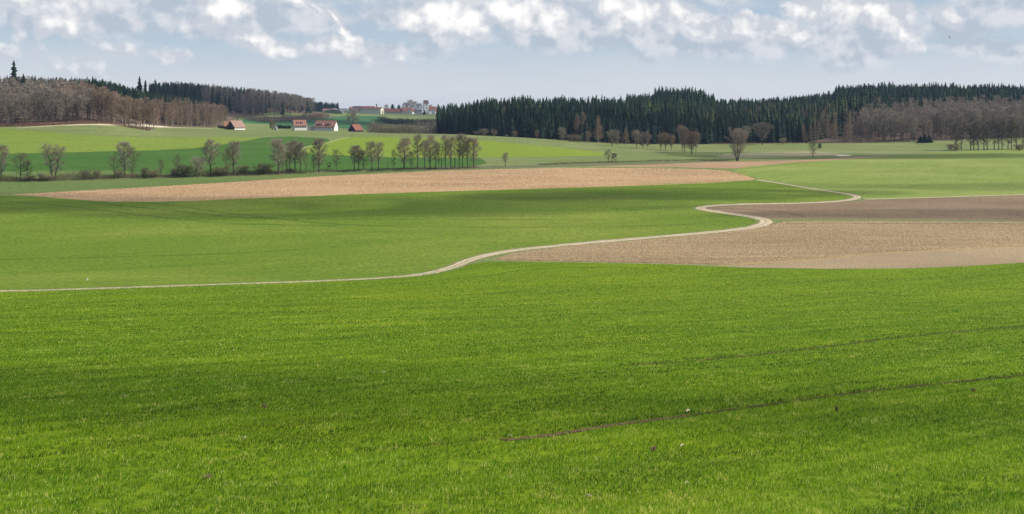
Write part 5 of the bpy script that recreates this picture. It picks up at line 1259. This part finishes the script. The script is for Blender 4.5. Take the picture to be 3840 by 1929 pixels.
WHITE = [(842, 18, 95, 40, 1), (250, 18, 110, 45, .7), (120, -8, 130, 40, .6), (272, 104, 48, 44, .75), (196, 94, 55, 26, .45), (60, 98, 26, 42, .45), (425, 176, 70, 22, .42, -12), (655, 212, 75, 20, .35, -6), (290, 250, 62, 36, .28), (134, 210, 42, 36, .25), (20, 195, 60, 26, .3),
 (760, 94, 70, 24, .35), (960, 158, 110, 34, .75, -8), (1060, 185, 90, 26, .6), (1285, 178, 120, 38, .75), (1180, 186, 80, 26, .6), (1400, 200, 90, 26, .5, -12),
 (1115, -4, 60, 22, .8, -10), (1180, 22, 55, 16, .8, -38), (1245, 60, 45, 13, .85, -52), (1285, 110, 42, 15, .9, -62), (1315, 140, 40, 18, .7),
 (1660, 55, 115, 62, 1.25), (1750, 80, 85, 50, 1.1), (1560, 82, 55, 36, .85), (1600, 40, 60, 40, .9), (1810, 108, 40, 26, .7), (1890, 22, 75, 50, 1.2), (1965, 52, 85, 52, 1.1), (2060, 62, 80, 48, 1.0), (2115, 92, 55, 26, .6),
 (2300, 18, 75, 45, .9), (2375, 55, 90, 48, 1.0), (2440, 48, 60, 42, 1.0), (2530, 52, 70, 38, 1.0), (2610, 80, 80, 34, .95, -22), (2700, 118, 70, 26, .7, -25), (2800, 122, 60, 26, .6), (2905, 118, 75, 36, .85), (2985, 135, 50, 30, .75),
 (3005, 34, 52, 30, .9), (3060, 50, 50, 26, .6), (3190, 30, 130, 40, .75), (3290, 45, 70, 42, .8), (3340, 85, 62, 30, .8, -48), (3385, 120, 40, 24, .8, -60), (3410, 165, 40, 32, .45, -60), (2785, 76, 40, 28, .5), (2850, 90, 34, 24, .35),
 (3390, 62, 44, 40, .7), (3548, 70, 70, 26, .5, -28), (3188, 196, 20, 26, .45), (3335, 190, 30, 18, .3), (2497, 140, 26, 26, .35)]
GREY = [(300, 20, 420, 120, .8), (820, 60, 420, 100, .8), (1160, 70, 180, 70, .9), (1450, 40, 160, 80, .5), (1700, 100, 240, 70, .7), (2100, 130, 320, 70, .7), (2500, 130, 300, 80, .8), (2850, 160, 320, 60, .8), (3230, 140, 220, 110, 1.0), (3200, 60, 260, 90, .8), (3700, 60, 260, 110, .6), (3720, 180, 180, 50, .6), (2100, 0, 900, 50, .6), (1500, 190, 200, 40, .5)]
gW = blob_group('white_clouds', WHITE, .15, 1.3); gG = blob_group('grey_clouds', GREY, .2)
def ev(g, vec):
    n = N(nt, 'ShaderNodeGroup'); n.node_tree = g; nt.links.new(vec, n.inputs[0]); return n.outputs[0]
def warped(vec, amp, scale, det):
    c = tn(vec, scale, det, .6, True); return vadd(vec, vadd(vadd(c, (.5, .5, .5), 'SUBTRACT'), (amp, amp*.8, 0), 'MULTIPLY'))
Qw = warped(Q, .10, 9, 4)
FW = ev(gW, Qw); FG = ev(gG, Qw)
n1 = tn(Q, 10, 5, .52); n2 = tn(vadd(Q, (.018, .028, 0)), 10, 4, .5)
dW = M('ADD', FW, M('MULTIPLY', M('SUBTRACT', n1, .5), .9))
def sstep(x, a, b):
    n = N(nt, 'ShaderNodeMapRange', interpolation_type='SMOOTHSTEP'); n.inputs['From Min'].default_value = a; n.inputs['From Max'].default_value = b; nt.links.new(x, n.inputs[0]); return n.outputs[0]
aW = sstep(dW, -.03, .24); rim = M('SUBTRACT', n1, n2)
bW = M('ADD', sstep(dW, .12, 1.05), M('MULTIPLY', rim, 2.6), clamp=True)
nG = tn(Q, 4.5, 5, .58, False, 2.0); aG = sstep(M('ADD', FG, M('MULTIPLY', M('SUBTRACT', nG, .5), 1.5)), -.1, .35)
def mw(a, b, f):
    n = N(nt, 'ShaderNodeMix', data_type='RGBA')
    for s, v in ((n.inputs[0], f), (n.inputs[6], a), (n.inputs[7], b)):
        if hasattr(v, 'is_linked'): nt.links.new(v, s)
        elif isinstance(v, tuple): s.default_value = (*v, 1)
        else: s.default_value = v
    return n.outputs[2]
K = 7.0
def kc(r, g, b): return (r*K, g*K, b*K)
veil = N(nt, 'ShaderNodeValToRGB'); e = veil.color_ramp.elements
VS = [(.0, (.73, .75, .80)), (.10, (.70, .73, .79)), (.18, (.60, .665, .76)), (.27, (.47, .58, .70)), (.38, (.42, .53, .67)), (.47, (.43, .53, .66)), (1, (.13, .22, .42))]
while len(e) < len(VS): e.new(.5)
for i, (p_, c_) in enumerate(VS): e[i].position = p_; e[i].color = (*c_, 1)
elw = M('ADD', el, M('MULTIPLY', M('SUBTRACT', tn(Q, 2.2, 3, .5, False, 4), .5), .10))
nt.links.new(elw, veil.inputs[0])
vk = N(nt, 'ShaderNodeVectorMath', operation='SCALE'); nt.links.new(veil.outputs[0], vk.inputs[0]); vk.inputs['Scale'].default_value = K
base = mw(sky.outputs[0], vk.outputs[0], .86)
streak = sstep(tn(Q, 3.0, 4, .55, False, 5), .42, .7)
base = mw(base, kc(.66, .68, .73), M('MULTIPLY', streak, .45))
gcol = mw(kc(.49, .56, .65), kc(.76, .77, .81), sstep(M('ADD', tn(Q, 6, 5, .52, False, 1.5), M('MULTIPLY', rim, .8)), .38, .64))
c = mw(base, gcol, M('MULTIPLY', aG, .9))
wcol = mw(kc(.62, .655, .72), kc(1.12, 1.10, 1.06), bW)
c = mw(c, wcol, aW)
nt.links.new(c, bg.inputs[0])

cam = bpy.data.cameras.new('camera'); co = bpy.data.objects.new('camera', cam); C.objects.link(co)
co.location = (0, 0, Z0); co.rotation_euler = (PI/2, 0, 0); cam.sensor_width = 36; cam.lens = 36*F/3840
cam.shift_y = -(964.5-HY)/3840; cam.clip_start = .1; cam.clip_end = 20000
s = bpy.context.scene; s.camera = co
s.view_settings.view_transform = 'Standard'; s.view_settings.look = 'None'; s.view_settings.gamma = 1; s.view_settings.exposure = 0.5
s.cycles.max_bounces = 5; s.cycles.diffuse_bounces = 2; s.cycles.transparent_max_bounces = 12; s.cycles.volume_bounces = 0; s.cycles.transmission_bounces = 2
# drop kinds that were built and never placed, and the bookkeeping property
kinds = [o for o in bpy.data.objects if o.parent is None and '_used' in o.keys()]
gone = []
for o in kinds:
    if o['_used'] == 0: gone += [ch for ch in o.children] + [o]
    else: del o['_used']
for o in gone: bpy.data.objects.remove(o)
